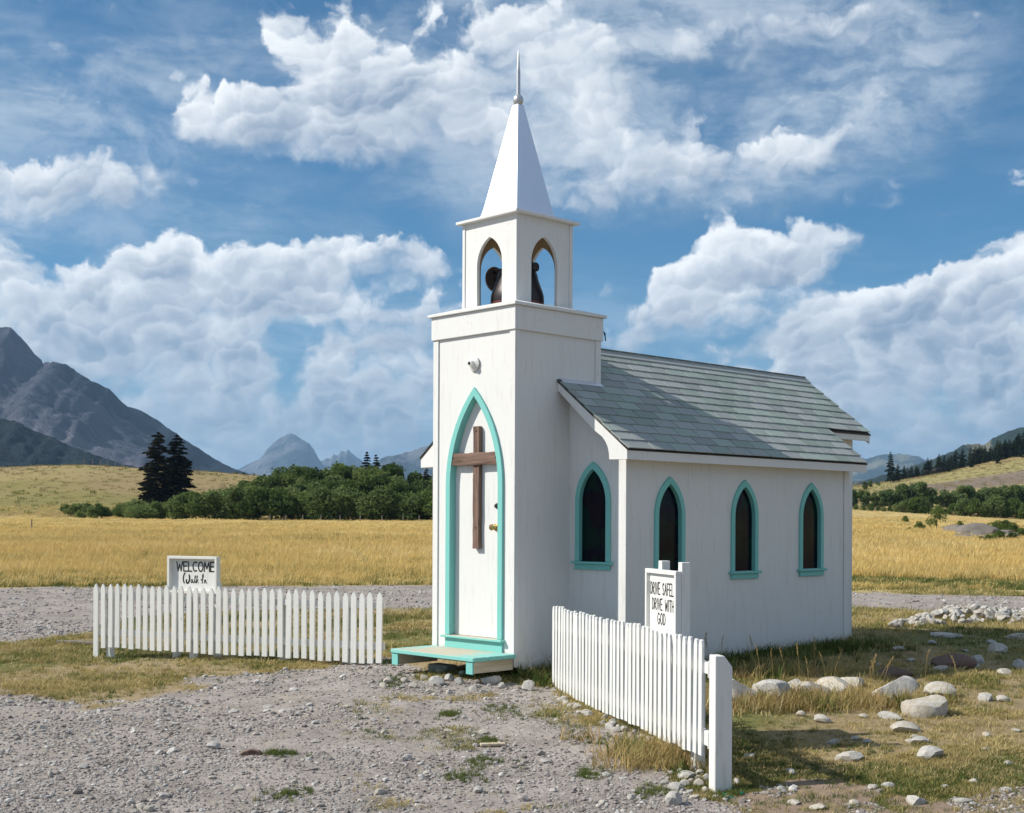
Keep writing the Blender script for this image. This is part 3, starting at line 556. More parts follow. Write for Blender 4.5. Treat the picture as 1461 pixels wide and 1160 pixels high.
# belfry
bf = empty('belfry', (0, 0, 0)); bf.parent = ch; h = .375; bx0, bx1, by0, by1 = TX-h, TX+h, W/2-h, W/2+h
ao = lambda c: arch(.355, 3.66, 4.09, 4.352, c=c)
def notch(c, a0, a1):    # wall outline whose opening reaches the sill
    A_ = ao(c); return [(a0, 3.66)]+A_+[(a1, 3.66), (a1, 4.52), (a0, 4.52)]
def wall_notch(c, a0, a1, fn, t): 
    L = notch(c, a0, a1); bm = bmesh.new(); vs = [bm.verts.new((a, b, 0)) for a, b in L]; [bm.edges.new((vs[i], vs[(i+1) % len(vs)])) for i in range(len(vs))]
    bmesh.ops.triangle_fill(bm, edges=bm.edges[:], use_beauty=True); bm.verts.index_update(); T = [tuple(v.index for v in f.verts) for f in bm.faces]; bm.free(); n = len(L)
    g_ = G(); g_.add([fn(a, b, 0) for a, b in L]+[fn(a, b, t) for a, b in L], T, 0); g_.f += [tuple(i+n for i in f[::-1]) for f in T]; g_.mi += [1]*len(T)
    for i in range(n): g_.f.append((i, (i+1) % n, (i+1) % n+n, i+n)); g_.mi.append(0)
    return g_
t_ = .035
wall_notch(TX, bx0, bx1, front(by0), t_).obj('belfry_wall', [MW, MPLY], bf); wall_notch(TX, bx0, bx1, lambda a, b, t: (a, by1-t, b), t_).obj('belfry_wall', [MW, MPLY], bf)
wall_notch(W/2, by0+t_+.0005, by1-t_-.0005, side(bx1), t_).obj('belfry_wall', [MW, MPLY], bf); wall_notch(W/2, by0+t_+.0005, by1-t_-.0005, sideL(bx0), t_).obj('belfry_wall', [MW, MPLY], bf)
for x0, x1, y0, y1 in ((bx0-.009, bx0+.028, by0-.009, by0-.001), (bx1+.001, bx1+.009, by1-.035, by1+.009), (bx0-.009, bx0-.001, by0-.0009, by0+.03)):
    G().box(x0, x1, y0, y1, 3.672, 4.518).obj('corner_board', MW, bf, .0015)
G().box(bx0+t_+.001, bx1-t_-.001, by0+t_+.001, by1-t_-.001, 4.49, 4.519).obj('ceiling_panel', MPLY, bf)
hc = .432; capslab(TX-hc, TX+hc, W/2-hc, W/2+hc, 4.521, 4.549, 4.575, .12).obj('belfry_cornice', MW, bf, .003)
# steeple: slightly flared sheet-metal pyramid
g_ = G(); lv = [(.275, 4.576), (.255, 4.62), (.236, 4.70), (.04, 5.70)]
for hh, z in lv: g_.v += [(TX-hh, W/2-hh, z), (TX+hh, W/2-hh, z), (TX+hh, W/2+hh, z), (TX-hh, W/2+hh, z)]
for i in range(len(lv)-1): g_.f += [(i*4+k, i*4+(k+1) % 4, i*4+4+(k+1) % 4, i*4+4+k) for k in range(4)]
g_.f += [(3, 2, 1, 0), tuple(range(len(lv)*4-4, len(lv)*4))]; g_.mi = [0]*len(g_.f); st = g_.obj('steeple', MSPIRE, ch, .004)
fi = G().lathe([(.012, 5.695), (.03, 5.70), (.045, 5.72), (.053, 5.75), (.045, 5.78), (.028, 5.80), (.02, 5.803)], (TX, W/2, 0), 20).obj('finial_ball', MSTEEL, st, smooth=True)
G().lathe([(.021, 5.80), (.019, 6.05), (.0165, 6.052), (.0165, 6.062), (.015, 6.07), (.007, 6.22), (.002, 6.243)], (TX, W/2, 0), 14).obj('finial_rod', MSTEEL, st, smooth=True)
# door
dr_ = empty('door', (0, 0, 0)); dr_.parent = ch; DC = -.545
fo = arch(.805, .512, 1.955, 2.885, c=DC); fin = arch(.678, .512, 1.955, 2.800, c=DC)
ring(fo, fin, front(0), -.024, .055).obj('door_frame', MINT, dr_, .002)
G().prism(arch(.676, .513, 1.955, 2.799, c=DC), lambda a, b, t: (a, .05+t, b), .035).obj('door_leaf', MW, dr_)
G().box(DC-.43, DC+.43, -.06, .05, .488, .510).obj('threshold', MMINTW, dr_, .003); G().box(DC-.405, DC+.405, -.022, -.0015, .388, .4875).obj('riser_board', MINT, dr_, .002)
def rough_plank(x0, x1, y0, y1, z0, z1, axis, seed):
    g_ = G(); n = 14; rnd = random.Random(seed)
    for i in range(n+1):
        f = i/n; e = [rnd.uniform(-.0035, .0035) for _ in range(4)]
        if axis == 'z': z = z0+(z1-z0)*f; g_.v += [(x0+e[0], y0, z), (x1+e[1], y0, z), (x1+e[1], y1, z), (x0+e[0], y1, z)]
        else: x = x0+(x1-x0)*f; g_.v += [(x, y0, z0+e[0]), (x, y0, z1+e[1]), (x, y1, z1+e[1]), (x, y1, z0+e[0])]
    for i in range(n): g_.f += [(i*4+k, i*4+(k+1) % 4, i*4+4+(k+1) % 4, i*4+4+k) for k in range(4)]
    g_.f += [(3, 2, 1, 0), (n*4, n*4+1, n*4+2, n*4+3)]; g_.mi = [0]*len(g_.f); return g_
tag(rough_plank(-.582, -.497, .003, .046, 1.35, 2.515, 'z', 1).obj('cross_upright', MCROSS, dr_, .003), 'brown weathered upright plank of the wooden cross on the door')
tag(rough_plank(-.868, -.222, -.018, .002, 2.145, 2.262, 'x', 2).obj('cross_beam', MCROSSH, dr_, .003), 'brown weathered crossbar of the wooden cross on the door')
for x, z, y in ((-.845, 2.22, -.019), (-.245, 2.21, -.019), (-.535, 2.47, .002), (-.54, 1.55, .002)): G().lathe([(.008, 0), (.006, -.004)], (x, y, z), 8, 'y').obj('nail_head', MIRON, dr_)
k_ = (-.298, .05, 1.555); G().lathe([(.034, -.001), (.034, -.008), (.016, -.014), (.014, -.035), (.026, -.045), (.032, -.058), (.028, -.070), (.012, -.074)], k_, 16, 'y').obj('door_knob', MBRASS, dr_, smooth=True)
G().lathe([(.027, -.001), (.027, -.012), (.020, -.018), (.018, -.028), (.004, -.028)], (-.282, .05, 1.755), 14, 'y').obj('deadbolt', MIRON, dr_, smooth=True)
# porcelain lamp holder
lp = G().lathe([(.072, -.014), (.072, -.022), (.058, -.030), (.036, -.042), (.030, -.06), (.029, -.072), (.024, -.0745)], (-.553, 0, 3.11), 20, 'y').obj('lamp_holder', MPORC, ch, smooth=True)
G().lathe([(.016, -.075), (.016, -.080), (.008, -.081)], (-.553, 0, 3.11), 12, 'y').obj('socket', MIRON, lp)
G().tube([(-.03, W+.028, 3.49), (-.025, W+.075, 3.495), (-.02, W+.10, 3.475), (-.02, W+.115, 3.40)], [.011, .012, .010, .007], 8).obj('iron_hook', MIRON, ch, smooth=True)
# nave
nv = empty('nave', (0, 0, 0)); nv.parent = ch; YN, YE, XR, XL = .73, 4.45, RX+HW, RX-HW
WZ0 = .30
def win_hole(c, z0, zs, za): return arch(.37, z0, zs, za, c=c)
gw = .313
gtop = lambda x: rz_(x)-.075
sheet_with_holes([(.0005, WZ0), (XR, WZ0), (XR, gtop(XR)), (.0005, gtop(.0))], [win_hole(gw, 1.235, 1.77, 2.115)], front(YN), .07).obj('gable_wall', [MW, MW], nv)
sheet_with_holes([(XL, WZ0), (-W-.0005, WZ0), (-W-.0005, gtop(-W)), (XL, gtop(XL))], [win_hole(-W-gw, 1.235, 1.77, 2.115)], front(YN), .07).obj('gable_wall', [MW, MW], nv)
WY = (1.351, 2.535, 3.727)
sheet_with_holes([(YN+.0705, WZ0), (YE-.0705, WZ0), (YE-.0705, 2.30), (YN+.0705, 2.30)], [win_hole(c, 1.12, 1.645, 1.985) for c in WY], side(XR), .07).obj('side_wall', [MW, MW], nv)
G().box(XL, XL+.07, YN+.0705, YE-.0705, WZ0, 2.30).obj('side_wall', MW, nv)
G().prism([(XL, WZ0), (XR, WZ0), (XR, gtop(XR)), (RX, gtop(RX)), (XL, gtop(XL))], lambda a, b, t: (a, YE-t, b), .07).obj('rear_wall', MW, nv)
G().box(XL+.02, XR-.02, YN+.08, YE-.08, .20, .32).obj('floor_frame', MRAW, nv)
for x0, x1, y0, y1 in ((XR-.055, XR+.012, YN-.012, YN-.001), (XR+.001, XR+.012, YN-.0009, YN+.03), (XR+.001, XR+.012, YE-.085, YE+.012), (XR-.03, XR+.0, YE+.001, YE+.012), (XL-.012, XL+.055, YN-.012, YN-.001)):
    G().box(x0, x1, y0, y1, .302, 2.30).obj('corner_board', MW, nv, .002)
G().box(XR+.0005, XR+.010, YN, YE+.01, .235, .318).obj('skirt_board', MW, nv, .002); G().box(.001, XR+.010, YN-.0105, YN-.001, .235, .318).obj('skirt_board', MW, nv, .002)
# chancel behind
G().box(RX-.80, RX+.80, YE+.001, 5.33, .26, 2.66).obj('chancel_wall', MW, nv)
G().prism([(RX-.80, 2.6605), (RX+.80, 2.6605), (RX, 3.27)], lambda a, b, t: (a, 5.33-t, b), .06).obj('chancel_gable', MW, nv)
def window(c, fn, z0, zs, za, lab=None):
    w_ = empty('window', (0, 0, 0)); w_.parent = ch
    ring(arch(.448, z0, zs, za, c=c), arch(.338, z0, zs, za-.070, c=c), fn, -.020, .05).obj('window_frame', MINT, w_, .002)
    G().prism(arch(.337, z0+.002, zs, za-.071, c=c), lambda a, b, t: fn(a, b, .026+t), .008).obj('pane', MGLASS, w_)
    def bx(a0, a1, t0, t1, z0_, z1_, nm):
        g_ = G(); g_.prism([(a0, z0_), (a1, z0_), (a1, z1_), (a0, z1_)], lambda a, b, t: fn(a, b, t0+t), t1-t0); g_.obj(nm, MINT, w_, .003)
    bx(c-.255, c+.255, -.045, .03, z0-.024, z0-.001, 'sill'); bx(c-.225, c+.225, -.024, -.001, z0-.078, z0-.0245, 'apron')
window(gw, front(YN), 1.236, 1.80, 2.178); window(-W-gw, front(YN), 1.236, 1.80, 2.178)
for c in WY: window(c, side(XR), 1.120, 1.67, 2.045)
# roof
rf = empty('roof', (0, 0, 0)); rf.parent = ch
ang = math.atan(SL); ca, sa = math.cos(ang), math.sin(ang); TD = .010
def roof_pt(sgn): return lambda a, b, t: (RX+sgn*(a-t*sa*-1*0), b, RZ-.012-SL*a-t)    # a = distance from ridge in plan, b = along, t = down
for sgn in (1, -1):
    o = W/2+.001
    P = [(o, YF), (EW, YF), (EW, YB), (.945, YB), (.945, YC), (.0, YC), (.0, W+.001), (o, W+.001)]
    G().prism(P, roof_pt(sgn), TD).obj('roof_deck', MDARK, rf)
    s3 = lambda x: RX+sgn*(x-RX)
    fp = [(.0015, 2.945), (.885, rz_(.885)-.018), (.885, 2.176), (.667, 2.180), (.662, 2.235), (.648, 2.293), (.62, 2.345), (.575, 2.395), (.52, 2.43), (.47, 2.462), (.03, 2.835), (.0015, 2.858)]
    G().prism([(s3(x), z) for x, z in fp], lambda a, b, t: (a, YF+.003+t, b), .022).obj('bargeboard', MW, rf, .002)
    xe = (s3(.865), s3(.887)); G().box(min(xe), max(xe), YF+.0255, YB-.012, 2.176, 2.262).obj('eave_fascia', MW, rf, .002)
    xs_ = (s3(XR+.002), s3(.864)); G().box(min(xs_), max(xs_), YF+.0255, YB-.014, 2.19, 2.20).obj('soffit', MW, rf)
    xe = (s3(.345), s3(.365)); G().box(min(xe), max(xe), YB+.0, YC-.012, 2.585, 2.668).obj('eave_fascia', MW, rf, .002)
    xs_ = (s3(.231), s3(.3445)); G().box(min(xs_), max(xs_), YB+.0, YC-.014, 2.60, 2.61).obj('soffit', MW, rf)
    # rear rakes
    G().prism([(s3(RX), RZ-.05), (s3(.36), rz_(.36)-.045), (s3(.36), rz_(.36)-.13), (s3(RX), RZ-.13)], lambda a, b, t: (a, YC-.01-t, b), .02).obj('bargeboard', MW, rf)
    G().prism([(s3(.366), rz_(.37)-.05), (s3(.86), rz_(.86)-.045), (s3(.86), rz_(.86)-.10), (s3(.366), rz_(.37)-.14)], lambda a, b, t: (a, YB-.012-t, b), .02).obj('bargeboard', MW, rf)
# asphalt shingles, each tab of its own on the visible slope
EXPO, TABW, NROW = .1365, .3048, 13
sg = G(); tl = EXPO*1.9; sg.box(-TABW/2+.006, TABW/2-.006, -EXPO-.004, 0, 0, .009); sg.box(-TABW/2, TABW/2, -tl, -EXPO-.0045, -.001, .0055, 1); shm = sg.mesh('shingle', [MSH, MDARK], bevel=.0012)
tilt = math.asin(.0085/EXPO)
slope_len = EW/ca+.018; nsh = 0
far_g = G()
rr_ = random.Random(3)
for row in range(NROW):
    v1 = slope_len-row*EXPO                       # distance of the lower edge down from the ridge
    a_low = v1*ca; a_mid = (v1-EXPO*.5)*ca
    y1 = YB+.006 if a_low > .965 else YC+.006
    y0 = YF-.008 if a_mid > W/2+.03 else W+.004
    off = (row % 2)*.5*TABW+rr_.uniform(-.02, .02); k0 = math.floor((y0-off)/TABW); yy = off+k0*TABW
    while yy < y1-.01:
        ya, yb = max(yy, y0), min(yy+TABW, y1); yy += TABW
        if yb-ya < .03: continue
        wd = (yb-ya)/TABW; c = (ya+yb)/2; v = v1+rr_.uniform(-.002, .002)
        # local x -> +Y, local y -> down the slope, local z -> out
        ex = Vector((0, 1, 0)); ey = Vector((ca, 0, -sa)); ez = ex.cross(ey)*-1
        if ez.z < 0: ez = -ez
        pos = Vector((RX, c, RZ))+ey*v+ez*(.001+.0085)
        B3 = Matrix((-ex, ey, ez)).transposed(); q_ = Matrix.Rotation(tilt+rr_.uniform(-.003, .004), 3, -ex)
        mm = (q_ @ B3)
        if (mm @ Vector((0, -1, 0))).z > 9: pass
        o = link('shingle', shm, parent=rf); o.matrix_local = Matrix.Translation(pos-Vector(ch.location)) @ mm.to_4x4() @ Matrix.Diagonal((wd, 1, 1, 1)); nsh += 1
    ez = Vector((-sa, 0, ca)); ey = Vector((-ca, 0, -sa))     # far slope: hidden, joined
    for kx in range(int((y1-y0)/TABW)+1):
        a0, b0 = y0+kx*TABW, min(y0+kx*TABW+TABW-.006, y1)
        if b0-a0 < .03: continue
        p0 = Vector((RX, 0, RZ))+ey*v1+ez*.008; p1 = Vector((RX, 0, RZ))+ey*(v1-tl)+ez*.001
        far_g.add([(p0.x, a0, p0.z), (p0.x, b0, p0.z), (p1.x, b0, p1.z), (p1.x, a0, p1.z)], [(0, 1, 2, 3)])
tag(far_g.obj('shingle_field', MSH, rf), kind='stuff')
rg = G(); rg.prism([(0, .022), (.105, .022-.105*SL*.97), (.105, .012-.105*SL), (0, .012), (-.105, .012-.105*SL), (-.105, .022-.105*SL*.97)], lambda a, b, t: (RX+a, W+.004+t, RZ+b+.004), YC-W+.006)
rg.obj('ridge_cap', MSH, rf, .003)
# flashing where the roof meets the tower
G().prism([(.0015, YF+.03), (.055, YF+.03), (.055, W+.014), (.0015, W+.014)], lambda a, b, t: (a, b, rz_(a)+.016+t), .003).obj('flashing', MSPIRE, rf)

# ------------------------------------------------------------------ bell in the belfry
MWHEEL = simple('brown_iron', (.10, .078, .07), .55, .2, 12, .3)
bl = empty('bell', (TX, W/2, 3.69), 0, 'dark iron church bell hanging in the open white belfry', 'bell')
def P3(x, y, z): return (TX+x, W/2+y, z)
G().lathe([(.240, 3.70), (.256, 3.72), (.265, 3.77), (.262, 3.82), (.248, 3.87), (.225, 3.93), (.207, 3.985), (.198, 4.03), (.185, 4.06), (.13, 4.073), (.05, 4.0745)], (TX, W/2, 0), 28).obj('bell_body', MIRON, bl, smooth=True)
G().lathe([(.252, 3.705), (.262, 3.71), (.267, 3.73), (.266, 3.75), (.258, 3.755)], (TX, W/2, 0), 28).obj('bell_rim', MRUST, bl, smooth=True)
G().box(TX-.338, TX+.235, W/2-.025, W/2+.025, 4.075, 4.125).obj('yoke', MIRON, bl, .006)
G().lathe([(.005, -.345), (.125, -.335), (.13, -.325), (.125, -.312), (.03, -.308)], P3(0, 0, 4.03), 24, 'x').obj('bell_wheel', MWHEEL, bl, smooth=True); G().lathe([(.03, -.36), (.032, -.30)], P3(0, 0, 4.03), 12, 'x').obj('hub', MIRON, bl)
G().lathe([(.02, .22), (.045, .232), (.045, .26), (.03, .268)], P3(0, 0, 4.078), 16, 'x').obj('bearing', MIRON, bl, smooth=True)
G().tube([P3(.25, -.03, 4.08), P3(.25, -.075, 4.18), P3(.25, -.085, 4.27)], [.02, .024, .006], 8).obj('counter_arm', MIRON, bl, smooth=True)

# ------------------------------------------------------------------ door step
sp = empty('door_step', (-.55, -.28, .25), 0, 'low mint green plank step in front of the chapel door', 'step')
for i in range(3):
    y0 = -.545+i*.178; G().prism([(-1.155+(.02 if i == 0 else 0), y0), (.05-(.012 if i == 0 else 0), y0), (.054, y0+.015), (.054, y0+.170), (-1.155, y0+.170)], lambda a, b, t: (a, b, .352+t), .038).obj('tread_board', MMINTW, sp, .004)
for x0 in (-1.13, -.065):
    s_o = G().box(x0, x0+.085, -.515, -.03, .245, .3515).obj('bearer', MRAW, sp, .003); G().box(x0-.003, x0+.088, -.532, -.5155, .238, .3515).obj('bearer_end', MINT, s_o, .002)
blk = empty('concrete_block', (-.75, -.15, .1), 0, 'rough grey concrete block under the mint green step', 'block')
G().box(-1.0, -.72, -.2, -.05, .08, .235).obj('block_body', MCONC, blk, .012)
# ------------------------------------------------------------------ fences
def picket_mesh(h, w, t, kind):
    tip = [(w/2, h-.058), (w*.36, h-.026), (w*.1, h), (-w*.1, h), (-w*.36, h-.026), (-w/2, h-.058)] if kind == 0 else [(w/2, h-.045), (w*.30, h-.008), (w*.16, h), (-w*.16, h), (-w*.30, h-.008), (-w/2, h-.045)]
    return G().prism([(-w/2, 0), (w/2, 0)]+tip, lambda a, b, d: (a, d, b), t).mesh('picket', MWF, bevel=.002)
def fence(name, p0, p1, n, h, zbot, kind, label, rails, posts, w, seed):
    p0 = Vector(p0); p1 = Vector(p1); L = (p1-p0).length; a = math.atan2(p1.y-p0.y, p1.x-p0.x); rnd = random.Random(seed)
    root = empty(name, (p0.x, p0.y, 0), a, label, 'fence'); pm = picket_mesh(h, w, .019, kind)
    for i in range(n):
        link('picket', pm, parent=root, loc=(L*i/(n-1), rnd.uniform(-.002, .002), zbot+rnd.uniform(-.010, .008)+.003*math.sin(i*.35)), rot=(rnd.uniform(-.006, .006), rnd.uniform(-.012, .012), rnd.uniform(-.03, .03)), scale=(rnd.uniform(.96, 1.04), 1, rnd.uniform(.99, 1.01)))
    for z, hh, e0, e1 in rails: G().box(-e0, L+e1, .021, .060, z-hh/2, z+hh/2).obj('rail', MWF, root, .003, local=True)
    for x, z0, z1, ww in posts: G().box(x-ww/2, x+ww/2, .0615, .0615+ww, z0, z1).obj('post', MWF, root, .004, local=True)
    return root, L, a
F1A, F1B = (-5.76, -1.175), (-2.25, .177); F2A, F2B = (.39, .118), (3.442, -1.627)
f1, L1, a1 = fence('picket_fence', F1A, F1B, 37, .748, .108, 0, 'white picket fence below the welcome sign, beyond the gravel yard', [(.715, .065, .09, .05), (.285, .075, .09, .05)], [(.03, -.15, .72, .07), (1.25, -.1, .70, .07), (2.5, -.1, .70, .07), (2.62+.75, -.1, .70, .07)], .068, 4)
fp_ = link('picket', G().prism([(-.036, 0), (.036, 0), (.036, .80), (.022, .84), (.006, .866), (-.006, .866), (-.022, .84), (-.036, .80)], lambda a, b, d: (a, d, b), .022).mesh('end_picket', MWF, bevel=.002), parent=f1, loc=(-.115, 0, -.012))
tag(fp_, 'longer end picket reaching down to the ground')
f2, L2, a2 = fence('picket_fence', F2A, F2B, 39, .752, .095, 1, 'white picket fence running from the tower corner to a square white post', [(.668, .075, .03, .136), (.215, .095, .03, .136)], [(.15, -.1, .66, .07), (1.3, -.1, .66, .07), (2.75, -.12, .66, .07), (3.25, -.12, .66, .075)], .058, 5)
u2 = Vector((math.cos(a2), math.sin(a2), 0)); n2_ = Vector((-math.sin(a2), math.cos(a2), 0))
pp = Vector((*F2B, 0))+u2*.150; po = empty('gate_post', (pp.x, pp.y, -.115), a2, 'square white wooden post with a slanted top at the fence end', 'post')
G().prism([(.0, -.10), (.118, -.10), (.118, .805), (.062, .880), (.0, .880)], lambda a, b, t: (t, a+.005, b), .10).obj('post_body', MWF, po, .005, local=True)
for z in (.668+.115, .215+.115): G().box(-.012, -.0015, -.0, .10, z-.055, z+.055).obj('cleat', MWF, po, .003, local=True)

# ------------------------------------------------------------------ hand-lettered signs
def arc(cx, cy, rx, ry, a0, a1, n=12): return [(cx+rx*math.cos(R(a0+(a1-a0)*k/n)), cy+ry*math.sin(R(a0+(a1-a0)*k/n))) for k in range(n+1)]
LET = {'W': (.95, [[(0, 1), (.22, 0), (.47, .72), (.72, 0), (.95, 1)]]), 'E': (.6, [[(.6, 1), (0, 1), (0, 0), (.62, 0)], [(0, .52), (.5, .52)]]), 'L': (.55, [[(0, 1), (0, 0), (.56, 0)]]),
       'C': (.7, [arc(.4, .5, .4, .5, 55, 300)]), 'O': (.75, [arc(.37, .5, .37, .5, 0, 360, 18)]), 'M': (.85, [[(0, 0), (.08, 1), (.42, .3), (.78, 1), (.85, 0)]]), 'D': (.62, [[(0, 0), (0, 1), (.3, .97), (.55, .75), (.6, .5), (.55, .22), (.3, .02), (0, 0)]]),
       'R': (.6, [[(0, 0), (0, 1), (.38, .96), (.52, .76), (.4, .55), (0, .5), (.58, 0)]]), 'I': (.1, [[(.05, 0), (.05, 1)]]), 'V': (.65, [[(0, 1), (.33, 0), (.65, 1)]]), 'S': (.55, [[(.53, .85), (.3, 1), (.06, .85), (.1, .6), (.45, .42), (.52, .18), (.28, 0), (.02, .14)]]),
       'A': (.7, [[(0, 0), (.35, 1), (.7, 0)], [(.14, .38), (.56, .38)]]), 'F': (.55, [[(0, 0), (0, 1), (.56, 1)], [(0, .52), (.45, .52)]]), 'Y': (.6, [[(0, 1), (.3, .5), (.3, 0)], [(.6, 1), (.3, .5)]]), 'T': (.6, [[(0, 1), (.6, 1)], [(.3, 1), (.3, 0)]]), 'H': (.62, [[(0, 0), (0, 1)], [(.62, 0), (.62, 1)], [(0, .5), (.62, .5)]]),
       'G': (.7, [arc(.38, .5, .38, .5, 50, 340)+[(.74, .45), (.45, .45)]]), ' ': (.45, [])}
def ribbon(g_, line, sc, ox, oy, wd, fn):
    pts = [Vector((ox+x*sc[0], oy+y*sc[1])) for x, y in line]
    for a, b in zip(pts[:-1], pts[1:]):
        d = (b-a); l_ = d.length
        if l_ < 1e-6: continue
        d /= l_; nn = Vector((-d.y, d.x))*wd/2; e = d*wd*.35; P = [a-e+nn, a-e-nn, b+e-nn, b+e+nn]; g_.add([fn(p.x, p.y) for p in P], [(0, 1, 2, 3)])
def letters(txt, x0, x1, oy, hgt, gap, wd):
    """one builder per word, the whole line fitted between x0 and x1"""
    tot = sum(LET[c][0]+gap for c in txt)-gap; k = (x1-x0)/tot; x = x0; words = [[]]
    for c in txt:
        if c == ' ': words.append([])
        for l_ in LET[c][1]: words[-1].append((l_, x, oy+random.uniform(-.02, .02)*hgt))
        x += (LET[c][0]+gap)*k
    def mk(wl):
        def f(fn):
            g_ = G()
            for l_, ox, oy_ in wl: ribbon(g_, l_, (k, hgt), ox, oy_, wd, fn)
            return g_
        return f
    return [mk(wl) for wl in words]
SCRIPT = [([(.25, 1.15), (.12, .9), (.05, .6), (.06, .3), (.17, .02)], 1.0), ([(.47, .38), (.44, .15), (.55, .0), (.72, .06), (.84, .35), (.86, .7), (.80, .92)], 1.2), ([(1.2, .40), (1.08, .42), (1.02, .2), (1.1, .05), (1.22, .25), (1.24, .42), (1.24, .1), (1.36, .05), (1.5, .35), (1.62, .8), (1.56, .86), (1.5, .4), (1.55, .05), (1.7, .25), (1.86, .8), (1.80, .88), (1.74, .3), (1.72, .02)], .5), ([(1.74, .3), (1.92, .42), (1.82, .25), (1.98, .05)], .5), ([(2.28, .5), (2.36, .36), (2.5, .5), (2.62, .85), (2.58, 1.05), (2.46, .95), (2.5, .5), (2.48, .12), (2.40, .05)], .55), ([(2.72, .05), (2.76, .42), (2.76, .2), (2.88, .42), (2.92, .1), (3.04, .08)], .55)]
def sign(name, p, a, w_, hgt, ztop, dep, label, lines, posts, zb):
    root = empty(name, (p.x, p.y, zb), a, label, 'sign'); z1 = ztop-zb; z0 = z1-hgt; fr = .030
    G().box(-w_/2, w_/2, dep-.012, dep, z0, z1).obj('panel', MWF, root, 0, local=True)
    for x0, x1, za, zb_ in ((-w_/2-.001, w_/2+.001, z1-fr, z1+.001), (-w_/2-.001, w_/2+.001, z0-.001, z0+fr), (-w_/2-.001, -w_/2+fr, z0+fr+.0005, z1-fr-.0005), (w_/2-fr, w_/2+.001, z0+fr+.0005, z1-fr-.0005)):
        G().box(x0, x1, 0, dep+.004, za, zb_).obj('frame_board', MWF, root, .002, local=True)
    for x, ph in posts: G().box(x-.035, x+.035, dep+.005, dep+.07, -.1, ph-zb).obj('post', MWF, root, .003, local=True)
    fn = lambda x, y: (x, dep-.0135, z0+y)
    for ln in lines: ln(fn).obj('lettering', MLET, root, 0, local=True)
    return root
def ray_on(px, p, a, off):
    """point on the vertical plane `off` behind a fence line, under photo column px"""
    n_ = np.array([-math.sin(a), math.cos(a), 0]); q0 = np.array([p[0], p[1], 0])+n_*off; d = dirpx(px, 780); t = ((q0-CAM)@n_)/(d@n_); v = CAM+d*t; return Vector((v[0], v[1], 0))
sA, sB = ray_on(238.5, F1A, a1, .075), ray_on(309, F1A, a1, .075); w1_ = (sB-sA).length
def script(fn):
    g_ = G()
    for l_, k in SCRIPT: ribbon(g_, l_, (w1_*.160, w1_*.145), w1_*-.235, .110, .0145*k+.002, fn)
    return g_
h1 = .42
sign('welcome_sign', (sA+sB)/2, a1, w1_, h1, 1.197, .065, 'white box-framed sign lettered WELCOME Walk In behind the fence', letters('WELCOME', -w1_*.36, w1_*.40, .250, .105, .2, .0155)+[script], [(-w1_/2+.06, .9), (w1_/2-.06, .9)], .03)
sA, sB = ray_on(920.5, F2A, a2, .10), ray_on(964, F2A, a2, .10); w2_ = (sB-sA).length
k2 = w2_/.75
sign('drive_safely_sign', (sA+sB)/2, a2, w2_, .62, 1.262, .040, 'white framed sign on two posts lettered DRIVE SAFELY DRIVE WITH GOD', letters('DRIVE SAFELY', -w2_*.42, w2_*.40, .437, .085, .26, .0105)+letters('DRIVE WITH', -w2_*.36, w2_*.34, .325, .080, .26, .0105)+letters('GOD', -w2_*.18, w2_*.07, .222, .078, .26, .0105), [(-w2_/2+.20, 1.325), (w2_/2-.03, 1.325)], .0)

# ------------------------------------------------------------------ stones
def stone_mesh(seed, sub=3, flat=.7, ang=.0):
    bm = bmesh.new(); bmesh.ops.create_icosphere(bm, subdivisions=sub, radius=1); rnd = np.random.default_rng(seed)
    ax = rnd.normal(size=(7, 3)); ax /= np.linalg.norm(ax, axis=1)[:, None]; cut = rnd.uniform(.62, .9, 7)-ang; ph = rnd.uniform(0, 6, 6)
    for v in bm.verts:
        p = np.array(v.co); 
        for a_, c_ in zip(ax, cut):
            e = p@a_-c_
            if e > 0: p = p-a_*e*(.88+ang*.4)
        p = p*(1+.05*math.sin(3*p[0]+ph[0])*math.sin(3*p[1]+ph[1])+.03*math.sin(7*p[2]+ph[2])*math.sin(6*p[0]+ph[3])); p[2] *= flat; v.co = p
    me = bpy.data.meshes.new('stone'); bm.to_mesh(me); bm.free(); me.polygons.foreach_set('use_smooth', [True]*len(me.polygons)); me.set_sharp_from_angle(angle=R(28)); return me
SM = [stone_mesh(50+k, 3, .72+.05*(k % 3), .13) for k in range(6)]; [m_.materials.append(MST) for m_ in SM]
SMS = [stone_mesh(80+k, 2, .7, .14) for k in range(6)]; [m_.materials.append(MST) for m_ in SMS]
SMA = [stone_mesh(180+k, 2, .85, .25) for k in range(8)]; [m_.materials.append(MST) for m_ in SMA]
def stone(px, py, wpx, hpx, label, group, name='boulder', cat='boulder', big=True, m_=None, sink=.30, k=None):
    p = gp(px, py); d = float((np.array(p)-CAM)@fw); w_ = wpx/F*d; h_ = hpx/F*d; me = (SMA if name == 'rubble_rock' else SM if big else SMS)[random.randrange(6) if k is None else k]
    if m_: me = me.copy(); me.materials.clear(); me.materials.append(m_)
    o = link(name, me); r_ = w_/2*1.5; hz = max(h_*.92, w_*.26)
    zz = max(me.vertices[0].co.z, .5); o.scale = (r_, r_*random.uniform(.75, 1.0), hz/.72*.9); o.rotation_euler = (random.uniform(-.15, .15), random.uniform(-.15, .15), random.uniform(0, 6.3))
    o.location = p+Vector(fw)*(r_*.6)+Vector((0, 0, hz*(.62-sink))); return tag(o, label, cat, group)
stone(1055, 1006, 34, 34, 'bluish grey boulder half hidden behind the square white post', None)
